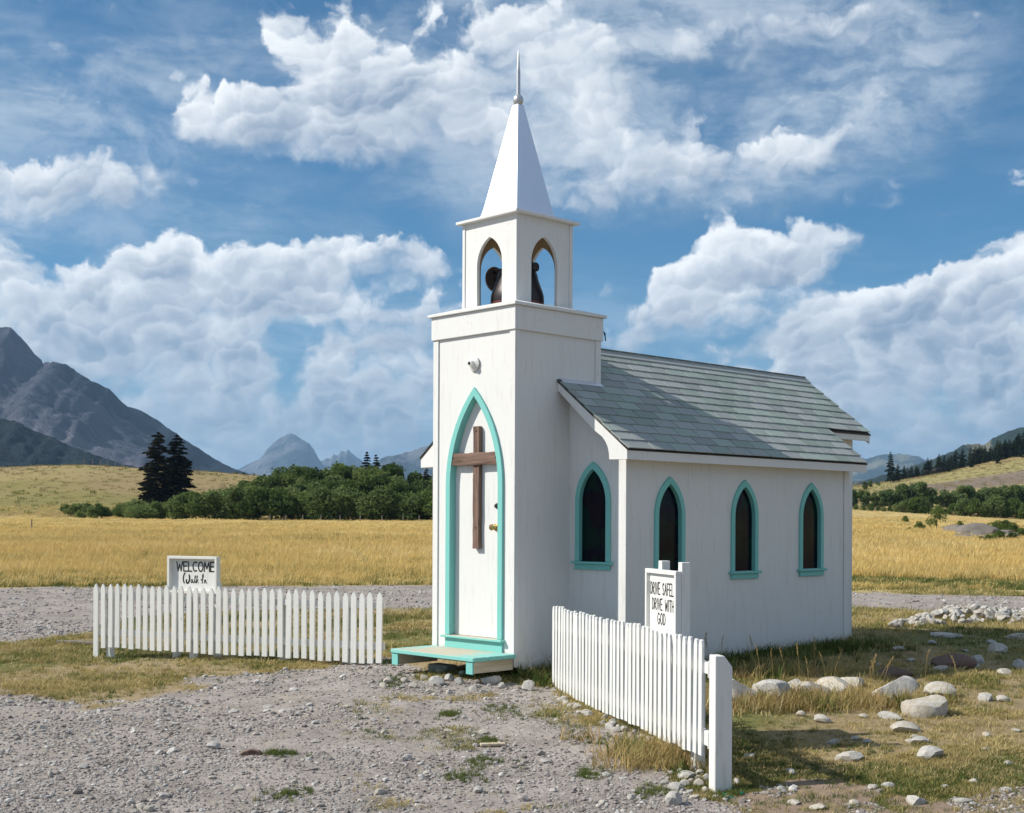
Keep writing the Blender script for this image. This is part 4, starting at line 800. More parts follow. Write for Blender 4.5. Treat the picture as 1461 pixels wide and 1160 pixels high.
stone(1109, 1004, 54, 27, 'long pale boulder in dry grass, next along from the white post', None, k=1)
stone(1163, 996, 40, 21, 'round tan boulder between two pale boulders in the row behind dry grass tufts', None, k=2)
stone(1190, 989, 52, 18, 'broad low beige boulder behind the dry grass tufts', None, k=3)
stone(1216, 983, 38, 18, 'small white boulder at the back of the boulder row', None, k=4)
stone(1136, 986, 30, 14, 'low flat whitish boulder peeping from behind the long pale boulder', None, k=5)
stone(1288, 1002, 54, 33, 'tall blocky cream boulder at the edge of the chapel shadow', None, k=0)
stone(1327, 1024, 46, 30, 'cracked dome-shaped grey boulder standing alone on the lawn', None, k=2)
stone(1347, 996, 40, 18, 'smooth low beige boulder lying behind the cracked grey one', None, k=1)
stone(1368, 955, 44, 20, 'dark brown boulder in the shadow of the chapel', None, m_=MSTD, k=3)
stone(1282, 966, 40, 14, 'long dark brown boulder behind the blocky cream one', None, m_=MSTD, k=4)
LAWN_ST = [(1410, 1001, 18, 12), (1433, 1002, 15, 9), (1295, 1046, 34, 14), (1274, 1027, 27, 10), (1175, 1032, 20, 11), (1144, 1023, 11, 8), (1312, 1062, 26, 9), (1330, 1084, 30, 17), (1216, 1087, 32, 12), (1071, 1083, 13, 10), (1247, 1127, 11, 9), (1310, 1149, 28, 12), (1376, 1146, 22, 8), (1171, 1156, 24, 7), (1392, 1119, 11, 7), (1410, 1052, 15, 7), (1307, 1055, 10, 6), (1268, 1125, 15, 8), (1233, 1024, 12, 5), (1115, 1128, 10, 6), (1440, 1092, 12, 6), (1130, 1105, 12, 8), (1240, 1060, 12, 5), (1190, 1062, 14, 6), (1452, 1045, 10, 6), (1222, 1056, 12, 5), (1135, 1148, 16, 6), (1300, 1060, 12, 5), (1436, 1130, 14, 6), (1350, 1125, 9, 5), (1220, 1148, 14, 6), (1408, 1072, 10, 5)]
for a in LAWN_ST: stone(*a, 'loose pale stone lying on the sunlit lawn beside the chapel', 'loose stones on the lawn', 'stone', 'stone', False)
for a in [(1398, 947, 22, 12), (1430, 932, 30, 13), (1354, 910, 32, 9), (1331, 920, 10, 6), (1283, 929, 14, 6), (1454, 913, 22, 9), (1456, 954, 14, 13), (1345, 959, 20, 8), (1392, 955, 18, 8), (1436, 962, 16, 7), (1300, 944, 10, 4), (1416, 918, 12, 5), (1255, 950, 10, 4), (1378, 930, 9, 4)]:
    stone(*a, 'grey stone lying in the shadow beside the chapel', 'stones in the chapel shadow', 'stone', 'stone', False)
for a in [(979, 1113, 22, 11), (965, 1128, 17, 11), (963, 1149, 19, 18), (977, 1123, 13, 10), (998, 1123, 13, 11), (998, 1107, 14, 8), (990, 1101, 8, 9), (1052, 1119, 10, 8), (996, 1113, 14, 6), (1009, 1114, 12, 9), (985, 1132, 9, 6), (972, 1103, 9, 6), (1006, 1130, 10, 7), (992, 1140, 11, 7), (950, 1118, 9, 6), (1020, 1140, 9, 6), (958, 1104, 8, 5), (986, 1118, 8, 7)]:
    stone(*a, 'rounded stone heaped at the foot of the white post', 'stones at the post foot', 'stone', 'stone', False)
for a in [(622, 979, 20, 13), (755, 986, 15, 14), (553, 976, 11, 9), (545, 981, 12, 7), (700, 976, 22, 14), (641, 972, 14, 10), (655, 976, 12, 9), (590, 982, 11, 7), (674, 987, 12, 8), (611, 989, 10, 6), (640, 990, 11, 6), (690, 990, 10, 6), (577, 974, 9, 7), (604, 970, 10, 7), (628, 962, 10, 8), (716, 982, 11, 8), (735, 988, 10, 6), (660, 965, 9, 8)]:
    stone(*a, 'rounded stone lying by the mint green step', 'stones around the step', 'stone', 'stone', False)
for k in range(34):
    f_ = random.random(); px, py = 800+f_*150, 996+f_*78+random.uniform(-3, 10); s_w = random.uniform(7, 13)
    stone(px, py, s_w, s_w*.7, 'small stone in the row along the foot of the fence', 'stones along the fence foot', 'stone', 'stone', False)
for a in [(303, 1069, 15, 10), (580, 1085, 14, 8), (690, 1048, 12, 7), (198, 1155, 14, 8), (210, 1158, 12, 10), (185, 1148, 10, 6), (332, 1017, 14, 5), (548, 1047, 11, 6), (777, 1089, 11, 6), (540, 1134, 16, 8), (681, 1132, 16, 9), (860, 1148, 12, 6), (300, 1112, 10, 6), (220, 1100, 9, 7), (168, 1103, 9, 6), (70, 1106, 8, 6), (118, 1097, 12, 6), (495, 1010, 9, 5), (380, 1010, 12, 4), (640, 1045, 10, 5), (420, 1118, 9, 6), (865, 1108, 10, 5), (790, 1130, 10, 5), (60, 1040, 9, 5), (450, 1060, 9, 5), (130, 1060, 8, 5), (900, 1140, 12, 6), (250, 1035, 8, 5), (340, 1128, 11, 6), (610, 1105, 10, 5)]:
    stone(*a, 'larger grey stone lying loose on the gravel yard', 'loose stones on the gravel yard', 'stone', 'stone', False)
tag(link('wood_scrap', G().box(-.09, .09, -.025, .025, 0, .02).mesh('wood_scrap', MRAW, bevel=.004), loc=gp(703, 1065)+Vector((0, 0, .005)), rot=(0, 0, 1.0)), 'pale scrap of lumber lying on the gravel yard', 'scrap')
tag(link('bark_scrap', G().prism([(-.09, 0), (-.05, .03), (0, .045), (.06, .035), (.09, 0)], lambda a, b, t: (a, t, b), .05).mesh('bark_scrap', MCROSS, bevel=.004), loc=gp(357, 1078)+Vector((0, 0, -.004)), rot=(0, 0, .9)), 'small brown scrap of bark lying on the gravel yard', 'scrap')
tag(link('plank', G().box(-.3, .3, -.06, .06, 0, .03).mesh('plank', MPOSTW, bevel=.004), loc=gp(112, 919)+Vector((0, 0, .01)), rot=(0, 0, a1+.1)), 'grey plank lying on the grass beyond the end of the fence', 'plank')
# heap of broken white rock by the road
for k in range(190):
    f_ = random.random(); px = 1276+f_*230; span = 20*min(1, (f_*2.2+.15)); u_ = random.random(); py = 897-span*.25-u_*span*.8; s_w = random.uniform(6, 12)*(1 if px < 1440 else .85); hump = math.exp(-((px-1385)/75)**2)*.16*(1-u_)*u_*3.2
    o = stone(px, py, s_w, s_w*.75, 'white broken rock in the heap beside the gravel road', 'rocks of the roadside heap', 'rubble_rock', 'rock', False); o.location.z += hump
for k in range(16):
    p = gp(random.uniform(1008, 1062), random.uniform(1122, 1142)); t3 = [(0, 0), (random.uniform(.02, .04), random.uniform(-.01, .01)), (random.uniform(.0, .03), random.uniform(.015, .035))]
    o = link('glass_shard', G().prism(t3, lambda a, b, t: (a, b, t), .005).mesh('glass_shard', MGL), loc=p+Vector((0, 0, .012)), rot=(random.uniform(-.5, .5), random.uniform(-.5, .5), random.uniform(0, 6))); tag(o, 'shard of broken green bottle glass at the foot of the white post', 'glass shard', 'green glass shards by the post')

# ------------------------------------------------------------------ trees
def quads(P, A_, B_):
    """leaf rhombs: centre, half axis a, half axis b"""
    n = len(P); V = np.empty((n, 4, 3)); V[:, 0] = P-A_; V[:, 1] = P+B_; V[:, 2] = P+A_; V[:, 3] = P-B_
    return V.reshape(-1, 3), np.arange(n*4).reshape(-1, 4)
def unit(n, g_): v = g_.normal(size=(n, 3)); return v/np.linalg.norm(v, axis=1)[:, None]
def crown(seed, h_, w_, n, z0, leaf, m_, lobes=13, name='crown'):
    g_ = np.random.default_rng(seed); Ps = []
    for k in range(lobes):
        t = g_.uniform(0, 1); zc = z0+(h_-z0)*(.12+.76*t); rad = w_/2*(.95-.65*abs(t-.38)**1.3*1.3)
        a = g_.uniform(0, 6.283); rr2 = rad*g_.uniform(.15, .75); c = np.array([math.cos(a)*rr2, math.sin(a)*rr2, zc]); lr = np.array([1, 1, .8])*w_*g_.uniform(.17, .30)
        m = n//lobes; u_ = unit(m, g_); rad_ = g_.uniform(.35, 1, m)**.45; bump_ = 1+.22*np.sin(u_[:, 0]*7+k)*np.sin(u_[:, 1]*6+2*k)
        Ps.append(c+u_*lr*(rad_*bump_)[:, None])
    P = np.concatenate(Ps); P = P[P[:, 2] > z0*.5]; m = len(P); sz = leaf*g_.uniform(.55, 1.35, m); a_ = unit(m, g_); b_ = np.cross(a_, unit(m, g_)); b_ /= np.linalg.norm(b_, axis=1)[:, None]+1e-6
    V, Q = quads(P, a_*sz[:, None], b_*(sz*.6)[:, None]); me = npmesh(name, V, Q); me.materials.append(m_); return me
def trunk_mesh(seed, h_, r_, m_, limbs=4, lean=.04):
    rnd = random.Random(seed); g_ = G(); pts = []; x = y = 0
    for i in range(7): pts.append((x, y, h_*.82*i/6-.15)); x += rnd.uniform(-lean, lean)*h_*.4; y += rnd.uniform(-lean, lean)*h_*.4
    g_.tube(pts, [r_*(1.15-.85*i/6) for i in range(7)], 7)
    for k in range(limbs):
        i = rnd.choice([2, 3, 4]); p = Vector(pts[i]); a = rnd.uniform(0, 6.28); l_ = h_*rnd.uniform(.18, .3); g_.tube([p, p+Vector((math.cos(a)*l_*.5, math.sin(a)*l_*.5, l_*.5)), p+Vector((math.cos(a)*l_*.8, math.sin(a)*l_*.8, l_*1.05))], [r_*.5, r_*.3, r_*.12], 5)
    return g_.mesh('trunk', m_, smooth=True)
def make_tree(name, crown_me, trunk_me, loc, rz, sc, label, cat, group):
    o = empty(name, loc, rz, label, cat, group); o.scale = sc if hasattr(sc, '__len__') else (sc,)*3
    link('trunk', trunk_me, parent=o); link('crown', crown_me, parent=o); return o
def conifer(seed, h_, w_, m_, lev=20, per=7, gaps=.15, droop=.18, skew=0, dens=13, fat=1.0, taper=.75):
    g_ = np.random.default_rng(seed); Ps = []; As = []; Bs = []
    for i in range(lev):
        t = i/(lev-1); z = h_*(.10+.89*t); L = w_/2*((1-t)**taper*.95+.05)*g_.uniform(.8, 1.1)
        for b in range(per):
            if g_.uniform() < gaps: continue
            a = g_.uniform(0, 6.283); dv = np.array([math.cos(a), math.sin(a), 0]); l_ = L*g_.uniform(.6, 1.12)*(1+skew*math.cos(a)); rise = g_.uniform(-.05, .25)
            n = max(3, int(dens*l_/(w_/2)+3)); f = np.linspace(.12, 1, n); p = np.outer(f*l_, dv); p[:, 2] = z+f*l_*rise-droop*l_*f**2+g_.normal(size=n)*.02*h_/10
            sd_ = np.array([-dv[1], dv[0], 0]); wd = (.10+.26*np.sin(np.pi*np.clip(f, 0, .97)))*l_*.45+.05
            for sgn in (-1, 0, 1):
                Ps.append(p+sd_*sgn*wd[:, None]*.6+g_.normal(size=p.shape)*.03*w_/4); ax = dv*(l_/n*1.0+.10)+sd_*sgn*.15+np.array([0, 0, -.06]); As.append(np.tile(ax, (n, 1))*g_.uniform(.7, 1.2, n)[:, None]); Bs.append(np.cross(np.tile(dv, (n, 1)), unit(n, g_))*(wd*.55+.05)[:, None]*fat)
    V, Q = quads(np.concatenate(Ps), np.concatenate(As), np.concatenate(Bs)); me = npmesh('crown', V, Q); me.materials.append(m_); return me
def trunk_con(h_, r_): return G().tube([(0, 0, -.3), (0, 0, h_*.5), (0, 0, h_*.97)], [r_, r_*.6, r_*.08], 7).mesh('trunk', MBARK, smooth=True)
# two tall pines at the left end of the grove
for px, yt, ww, lab, sd in ((225, 617, 5.6, 'tall dark pine, the bushier of the pair rising from the grove end', 5), (252, 621, 5.6, 'tall dark pine with layered open branches, twin of the bushier pine', 8)):
    p = at_depth(px, 157); hh = 1.6+(CY+SHP+(px-CX)*math.tan(ROLL)-yt)/F*157-p.z; make_tree('pine_tree', conifer(sd, hh, ww, MNEED, 24, 10, .14, .1, 0, 13, 1.0, .55), trunk_con(hh, .2), p, 0, 1, lab, 'pine tree', None)
LV = [(crown(100+k, 6, 4.4, 2600, .35, .20, MLEAF if k < 4 else MLEAFL, 11), trunk_mesh(k, 6, .12, MBARK)) for k in range(6)]
BV = [(crown(140+k, 3, 4.0, 1900, .1, .15, MLEAF if k < 2 else MLEAFL, 10), trunk_mesh(60+k, 3, .06, MBARK)) for k in range(4)]
def ptop(tab, x): return float(np.interp(x, [a for a, _ in tab], [b for _, b in tab]))
GT = [(196, 716), (215, 713), (259, 702), (293, 699), (320, 694), (337, 690), (356, 674), (385, 672), (432, 665), (448, 661), (495, 661), (526, 661), (558, 662), (589, 669), (622, 675), (700, 680)]
hz_ = lambda x: CY+SHP+(x-CX)*math.tan(ROLL)
def grow(px, d, ytop, vs, name, label, cat, group, hmesh, wide=1.0):
    p = at_depth(px, d); h_ = max(1.6+(hz_(px)-ytop)/F*d-p.z, .9); k = random.randrange(len(vs)); s_w = h_/hmesh*random.uniform(.9, 1.2)*wide
    return make_tree(name, vs[k][0], vs[k][1], p, random.uniform(0, 6.28), (s_w, s_w, h_/hmesh), label, cat, group)
x = 345
while x < 700:
    for d, k in ((168, 0), (158, 3), (149, 10)):
        if x+k*2 < 700: grow(x+random.uniform(-8, 8), d+random.uniform(-3, 3), ptop(GT, x)+k*1.7+random.uniform(-2, 7), LV, 'leafy_tree', 'bushy green tree massed in the grove beyond the golden field', 'tree', 'grove trees beyond the field', 6)
    x += random.uniform(17, 25)
x = 196
while x < 640:
    yt = max(ptop(GT, x)+(random.uniform(16, 36) if x > 350 else random.uniform(1, 8)), 697)
    grow(x, 143.5+random.uniform(-2, 2), yt, BV, 'shrub', 'rounded green shrub along the front edge of the grove', 'shrub', 'shrubs fronting the grove', 3); x += random.uniform(11, 20)
for k in range(26):
    px = random.uniform(88, 215); grow(px, random.uniform(148, 158), random.uniform(712, 729)+max(0, 130-px)*.15, BV, 'shrub', 'low yellowish shrub at the foot of the grassy hill', 'shrub', 'shrubs at the hill foot', 3, 1.3)
for px, yt, d in ((523, 645, 172), (536, 649, 171), (608, 667, 165)):
    p = at_depth(px, d); h_ = 1.6+(hz_(px)-yt)/F*d-p.z; make_tree('spruce_tree', conifer(int(px), 9, 4.0, MNEED, 20, 8, .1, .15, 0, 10, 1.6), trunk_con(9, .15), p, 0, h_/9, 'dark spruce top rising above the leafy grove', 'spruce tree', 'spruces in the grove')
for k in range(11):
    px = 335+k*13+random.uniform(-4, 4); grow(px, 262, 676+random.uniform(-2, 6)+max(0, (360-px)*.15), LV, 'leafy_tree', 'far green tree on the skyline behind the grassy hill', 'tree', 'trees behind the hill', 6)
# aspens along the far edge of the field, right of the chapel
AV = [(crown(200+k, 6, 4.0, 1500, (.25, .3, 1.3, .3, 1.5)[k], .25, MASPEN if k < 3 else MLEAFL, 12), trunk_mesh(90+k, 6, .13, MBARKP, 3, .02)) for k in range(5)]
AT = [(1180, 702), (1211, 699), (1232, 700), (1250, 702), (1271, 700), (1293, 689), (1307, 688), (1325, 695), (1343, 700), (1362, 699), (1379, 691), (1402, 696), (1418, 690), (1450, 693), (1520, 692), (1700, 690)]
x = 1168
while x < 1540:
    for d in (207, 213, 220):
        grow(x+random.uniform(-5, 5), d, ptop(AT, x)+random.uniform(-2, 5), AV, 'aspen_tree', 'slender pale-trunked aspen in the row across the field', 'aspen tree', 'aspens edging the field', 6, .85)
    x += random.uniform(8, 13)
x = 1166
while x < 1540:
    grow(x, random.uniform(202, 205), ptop(AT, x)+random.uniform(17, 30), BV, 'shrub', 'low green shrub at the foot of the aspen row', 'shrub', 'shrubs below the aspens', 3, .8); x += random.uniform(6, 12)
for k in range(16):
    px = random.uniform(1168, 1262); grow(px, random.uniform(285, 330), 676+max(0, (px-1215)*.28)+random.uniform(0, 6), LV, 'leafy_tree', 'green tree on the lower hillside behind the aspen row', 'tree', 'trees behind the aspens', 6)
NV = [(conifer(300+k, 9, 4.2+.5*k, MNEED2, 16, 8, .1, .15, 0, 8, 1.7), trunk_con(9, .16)) for k in range(4)]
def con(px, d, hp, lab, grp):
    p = at_depth(px, d); h_ = hp/F*d; k = random.randrange(4); make_tree('spruce_tree', NV[k][0], NV[k][1], p, random.uniform(0, 6), (h_/9*random.uniform(.9, 1.3),)*2+(h_/9,), lab, 'spruce tree', grp)
con(1270, 330, 44, 'lone tall dark spruce standing where the hill meets the valley', None); con(1281, 333, 25, 'shorter spruce beside the lone tall one', None)
for k in range(150):
    px = 1284+(k/105)**.85*260+random.uniform(-6, 6); con(px, random.uniform(385, 440), random.uniform(15, 30)+max(0, px-1380)*.06, 'dark spruce in the wood along the top of the grassy hillside', 'hillside spruces')
for px, d, hp in ((1423, 350, 22), (1386, 362, 14), (1457, 372, 20), (1353, 372, 16)): con(px, d, hp, 'single spruce standing out on the open hillside grass', 'open hillside spruces')
p = gp(1336, 757); d = float((np.array(p)-CAM)@fw); make_tree('small_tree', crown(400, 3, 2.4, 900, .3, .11, MLEAF, 9), trunk_mesh(401, 3, .05, MBARK), p, 0, 37/F*d/3, 'small dark green tree growing alone in the golden field', 'tree', None)
for px, py, hh in ((1313, 757, 13), (1293, 746, 10), (1370, 752, 9), (1298, 758, 6)):
    p = gp(px, py); d = float((np.array(p)-CAM)@fw); make_tree('shrub', BV[1][0], BV[1][1], p, px, hh/F*d/3, 'small green shrub out in the golden field', 'shrub', 'field shrubs')
# rocky knoll with shrubs
p0 = gp(1408, 768); d = float((np.array(p0)-CAM)@fw); MKN = simple('lichen_rock', (.17, .15, .13), .95, 0, 2, .45, .8, .1)
kn = link('rock_knoll', stone_mesh(500, 4, .8), MKN, loc=p0+Vector(fw)*1.6+Vector((0, 0, .15)), scale=(36/F*d, 1.4, 20/F*d*1.1)); kn.rotation_euler = (0, 0, YAW); tag(kn, 'low rocky knoll with shrubs in the golden field', 'knoll')
for px, py, wp, hp in ((1368, 762, 30, 14), (1378, 770, 24, 9), (1352, 757, 16, 7), (1432, 766, 26, 14), (1398, 769, 22, 13), (1386, 765, 22, 15), (1412, 772, 16, 8), (1446, 770, 18, 10)): stone(px, py, wp, hp, 'grey lichened rock at the foot of the rocky knoll', 'knoll rocks', 'stone', 'rock', False, MKN)
for px, py, hh in ((1430, 762, 22), (1445, 764, 18), (1422, 773, 18), (1408, 775, 14), (1455, 768, 14), (1440, 772, 14), (1470, 762, 18), (1396, 773, 9), (1416, 764, 22), (1378, 764, 12)):
    q_ = gp(px, py); dd = float((np.array(q_)-CAM)@fw); make_tree('shrub', BV[px % 2][0], BV[px % 2][1], q_+Vector(fw)*-.3, px, hh/F*dd/3, 'dark green shrub growing on the rocky knoll', 'shrub', 'knoll shrubs')
# fence posts out in the fields
def fpost(p, hp, lab, grp, rr3=.05):
    p = Vector(p); d = float((np.array(p)-CAM)@fw); h_ = hp/F*d; o = link('fence_post', G().tube([(0, 0, -.2), (.01, 0, h_*.6), (.0, .01, h_)], [rr3, rr3*.95, rr3*.85], 7).mesh('fence_post', MPOSTW), loc=p); return tag(o, lab, 'post', grp)
fpost(gp(45, 756), 15, 'lone thin fence post in the golden field', None, .045)
for px in (385, 407, 432, 458, 485, 514, 545, 575, 598): fpost(at_depth(px, 139), 8.5, 'grey fence post along the front of the grove', 'posts before the grove')
for px in (120, 132, 143, 153, 164, 177, 190, 203, 280): fpost(at_depth(px, 252 if px < 250 else 222), 9, 'fence post on the crest of the grassy hill', 'posts on the hill', .07)
for px, py in ((1224, 763), (1314, 769)): fpost(gp(px, py), 5, 'short stub of a fence post in the golden field', 'post stubs', .05)
# cattle grazing on the hillside
def cow_mesh():
    g_ = G(); g_.lathe([(.05, -.85), (.30, -.78), (.36, -.4), (.38, 0), (.36, .4), (.30, .68), (.12, .8)], (0, 0, .95), 10, 'x'); g_.lathe([(.16, .62), (.17, .8), (.12, 1.05), (.07, 1.2)], (0, 0, .75), 8, 'x')
    for sx in (-.6, .55):
        for sy in (-.18, .18): g_.tube([(sx, sy, .85), (sx+.03, sy, .45), (sx, sy, .0)], [.11, .06, .05], 6)
    g_.tube([(-.84, 0, 1.15), (-.93, 0, .8), (-.92, 0, .45)], .03, 5); return g_.mesh('cow', MCOW, smooth=True)
cm = cow_mesh()
for px, d, rz in ((1322, 372, .3), (1333, 381, 2.0), (1339, 384, .6), (1345, 386, 3.4)): tag(link('cow', cm, loc=at_depth(px, d), rot=(0, 0, YAW+rz), scale=1.25), 'black cow grazing on the open hillside', 'cow', 'cattle on the hillside')

# ------------------------------------------------------------------ uncountable ground cover
def scatter(name, P, rot, scl, idx, meshes, label, cat):
    me = bpy.data.meshes.new(name); me.vertices.add(len(P)); me.vertices.foreach_set('co', np.asarray(P, np.float32).ravel())
    for an, arr in (('rot', rot), ('scl', scl)):
        a = me.attributes.new(an, 'FLOAT_VECTOR', 'POINT'); a.data.foreach_set('vector', np.asarray(arr, np.float32).ravel())
    a = me.attributes.new('idx', 'INT', 'POINT'); a.data.foreach_set('value', np.asarray(idx, np.int32)); o = link(name, me); tag(o, label, cat, None, 'stuff')
    t = bpy.data.node_groups.new(name, 'GeometryNodeTree'); t.interface.new_socket('Geometry', in_out='INPUT', socket_type='NodeSocketGeometry'); t.interface.new_socket('Geometry', in_out='OUTPUT', socket_type='NodeSocketGeometry')
    n = NT(t); gi = n.n('NodeGroupInput'); go = n.n('NodeGroupOutput'); jn = n.n('GeometryNodeJoinGeometry')
    for k, m_ in reversed(list(enumerate(meshes))):
        so = bpy.data.objects.new(name+'_piece', m_); oi = n.n('GeometryNodeObjectInfo', {'As Instance': True}); oi.inputs['Object'].default_value = so; t.links.new(oi.outputs['Geometry'], jn.inputs[0])
    def at(nm, typ): nd = n.n('GeometryNodeInputNamedAttribute', {'Name': nm}, data_type=typ); return nd.outputs[0]
    ip = n.n('GeometryNodeInstanceOnPoints', {'Points': gi.outputs[0], 'Instance': jn.outputs[0], 'Pick Instance': True})
    e2r = n.n('FunctionNodeEulerToRotation', {0: at('rot', 'FLOAT_VECTOR')})
    t.links.new(at('idx', 'INT'), ip.inputs['Instance Index']); t.links.new(e2r.outputs[0], ip.inputs['Rotation']); t.links.new(at('scl', 'FLOAT_VECTOR'), ip.inputs['Scale']); t.links.new(ip.outputs[0], go.inputs[0])
    md = o.modifiers.new('scatter', 'NODES'); md.node_group = t; return o
def clump(seed, n, spread, h_, wd, lean, m_, heads=False):
    g_ = np.random.default_rng(seed); V = []; Fc = []
    for k in range(n):
        a = g_.uniform(0, 6.283); r_ = spread*g_.uniform()**.6; b = np.array([math.cos(a)*r_, math.sin(a)*r_, -.02]); az = g_.uniform(0, 6.283); ln = lean*g_.uniform(.2, 1); hh = h_*g_.uniform(.5, 1.1)
        side_ = np.array([math.cos(az+1.57+g_.uniform(-.6, .6)), math.sin(az+1.57), 0])*wd*.5; dv = np.array([math.cos(az), math.sin(az), 0]); m1 = b+dv*ln*hh*.35+np.array([0, 0, hh*.6]); tp = b+dv*ln*hh+np.array([0, 0, hh]); i = len(V)
        w2 = 1.7 if heads and g_.uniform() < .5 else .75
        V += [b-side_, b+side_, m1+side_*w2, m1-side_*w2, tp]; Fc += [(i, i+1, i+2), (i, i+2, i+3), (i+3, i+2, i+4)]
    me = npmesh('clump', np.array(V), np.array(Fc)); me.materials.append(m_); return me
def sample(n, box_, keep):
    out = []; tot = 0
    while tot < n:
        px = RNG.uniform(box_[0], box_[1], n); py = RNG.uniform(box_[2], box_[3], n); p = ground_px(px, py); k = keep(p, px, py); out.append(p[k]); tot += k.sum()
        if k.sum() == 0: break
    return np.concatenate(out)[:n]
def inside_chapel(p, mrg=.0): x, y = p[:, 0], p[:, 1]; return ((x > XL-mrg) & (x < XR+mrg) & (y > YN-mrg) & (y < 5.35+mrg)) | ((x > -W-mrg) & (x < mrg) & (y > -mrg) & (y < 1))
def zr(n, tilt_=.15): return np.c_[RNG.normal(size=n)*tilt_, RNG.normal(size=n)*tilt_, RNG.uniform(0, 6.283, n)]
def dist(p): return np.hypot(p[:, 0]-CAM[0], p[:, 1]-CAM[1])
PEB = [stone_mesh(600+k, 1, .62) for k in range(6)]; [m_.materials.append(MPEB) for m_ in PEB]
def peb_keep(p, px, py): s, d, a, b, yard, road, dirt = masks(p[:, 0], p[:, 1], p[:, 2]); dens = fbm(p[:, 0]*1.3, p[:, 1]*1.3, 3, 51); return (yard | road | (dirt & (dens > .5))) & (RNG.uniform(size=len(px)) < .25+1.1*sm(.3, .65, dens)) & ~inside_chapel(p, .03)
P = np.concatenate([sample(46000, (-250, 1710, 900, 1240), peb_keep), sample(9000, (-250, 1710, 834, 925), peb_keep)]); n = len(P)
sz = np.exp(RNG.normal(-4.95, .5, n))*np.clip(dist(P)/9, .9, 2.2); sz = np.clip(sz, .004, .045); P[:, 2] += sz*.18
scatter('gravel', P, zr(n, .3), np.c_[sz*RNG.uniform(.8, 1.4, n), sz, sz*RNG.uniform(.7, 1.1, n)], RNG.integers(0, 6, n), PEB, 'grey gravel pebbles covering the yard and the road', 'gravel')
LC = [clump(700+k, 22, .07, .075, .006, .9, MLAWN) for k in range(4)]+[clump(710+k, 18, .06, .07, .006, .8, MGREEN) for k in range(2)]
def lawn_keep(p, px, py):
    s, d, a, b, yard, road, dirt = masks(p[:, 0], p[:, 1], p[:, 2]); den = fbm(p[:, 0]*.9, p[:, 1]*.9, 4, 53); f = np.where(yard, sm(.63, .72, fbm(p[:, 0]*1.4, p[:, 1]*1.4, 4, 54))*.35*sm(450, 700, px), np.where(dirt, .10, .12+.9*sm(.36, .58, den)))
    return ~road & (d < 30) & ~inside_chapel(p, .0) & (RNG.uniform(size=len(px)) < f)
P = np.concatenate([sample(30000, (-250, 1710, 880, 1210), lawn_keep), sample(7000, (-250, 1710, 836, 890), lawn_keep)]); n = len(P)
grn = fbm(P[:, 0]*.8, P[:, 1]*.8, 3, 55); ix = np.where(RNG.uniform(size=n) < sm(.50, .66, grn)*.62+.05, RNG.integers(4, 6, n), RNG.integers(0, 4, n)); sc = RNG.uniform(.45, 1.0, n)*np.clip(dist(P)/12, .75, 2.2)
scatter('lawn_grass', P, zr(n), np.c_[sc*1.15, sc*1.15, sc*RNG.uniform(.35, .95, n)], ix, LC, 'dry yellow and green grass growing around the chapel', 'grass')
FC = [clump(730+k, 34, .26, .34, .0075, .75, MFIELD, True) for k in range(5)]+[clump(740, 26, .22, .28, .010, .7, MGREEN)]
def field_keep(p, px, py): s, d = to_sd(p[:, 0], p[:, 1]); g3 = inpoly(px, py, ROAD); return (d > 25.5+2.2*fbm(p[:, 0]*.8, p[:, 1]*.8, 3, 61)) & (d < 230) & ~g3
P = np.concatenate([sample(42000, (-260, 1720, 722, 842), field_keep), sample(22000, (-260, 1720, 738, 790), field_keep)]); n = len(P)
ds = dist(P); edge = sm(26, 34, ds); gn = fbm(P[:, 0]*.12, P[:, 1]*.12, 3, 57); s, d = to_sd(P[:, 0], P[:, 1]); ppx, ppy = proj(P[:, 0], P[:, 1], P[:, 2]); stp = (np.abs(ppy-(829+(ppx-1210)*.028)) < 6) & (ppx > 1150)
ix = np.where(RNG.uniform(size=n) < np.where(stp, .9, .06+.25*sm(.55, .7, gn)+.6*(1-sm(26, 36, ds))), 5, RNG.integers(0, 5, n)); sc = RNG.uniform(.7, 1.2, n)*np.clip(ds/48, .75, 2.2)
scatter('field_grass', P, zr(n, .1), np.c_[sc, sc, np.minimum(sc, 1.0)*RNG.uniform(.6, 1.1, n)*(1-.62*sm(60, 130, ds))*np.where(stp, .4, .30+.70*edge)], ix, FC, 'tall golden grass of the open field', 'grass')
# short scrubby grass on the hill slopes
HC = [clump(750+k, 16, .5, .28, .05, .6, MHILL) for k in range(3)]+[clump(754, 16, .5, .3, .05, .6, MSHRUBY)]
hs = RNG.uniform(-.42, .42, 16000); hd = np.sqrt(RNG.uniform(151**2, 415**2, 16000)); hx, hy = from_sd(hs*hd, hd); hpx = CX+F*hs; ok = np.where(hpx < 900, hd < 266, hd > 207) & ((hpx < 640) | (hpx > 1150)); P = np.c_[hx, hy, H(hx, hy)][ok]; n = len(P); s, d = to_sd(P[:, 0], P[:, 1])
ix = np.where(RNG.uniform(size=n) < np.where(d < 185, .45, .08), 3, RNG.integers(0, 3, n)); sc = RNG.uniform(.6, 1.5, n)
scatter('hill_scrub', P, zr(n, .1), np.c_[sc, sc, sc*RNG.uniform(.5, 1.1, n)], ix, HC, 'short scrubby grass on the hillsides beyond the field', 'grass')
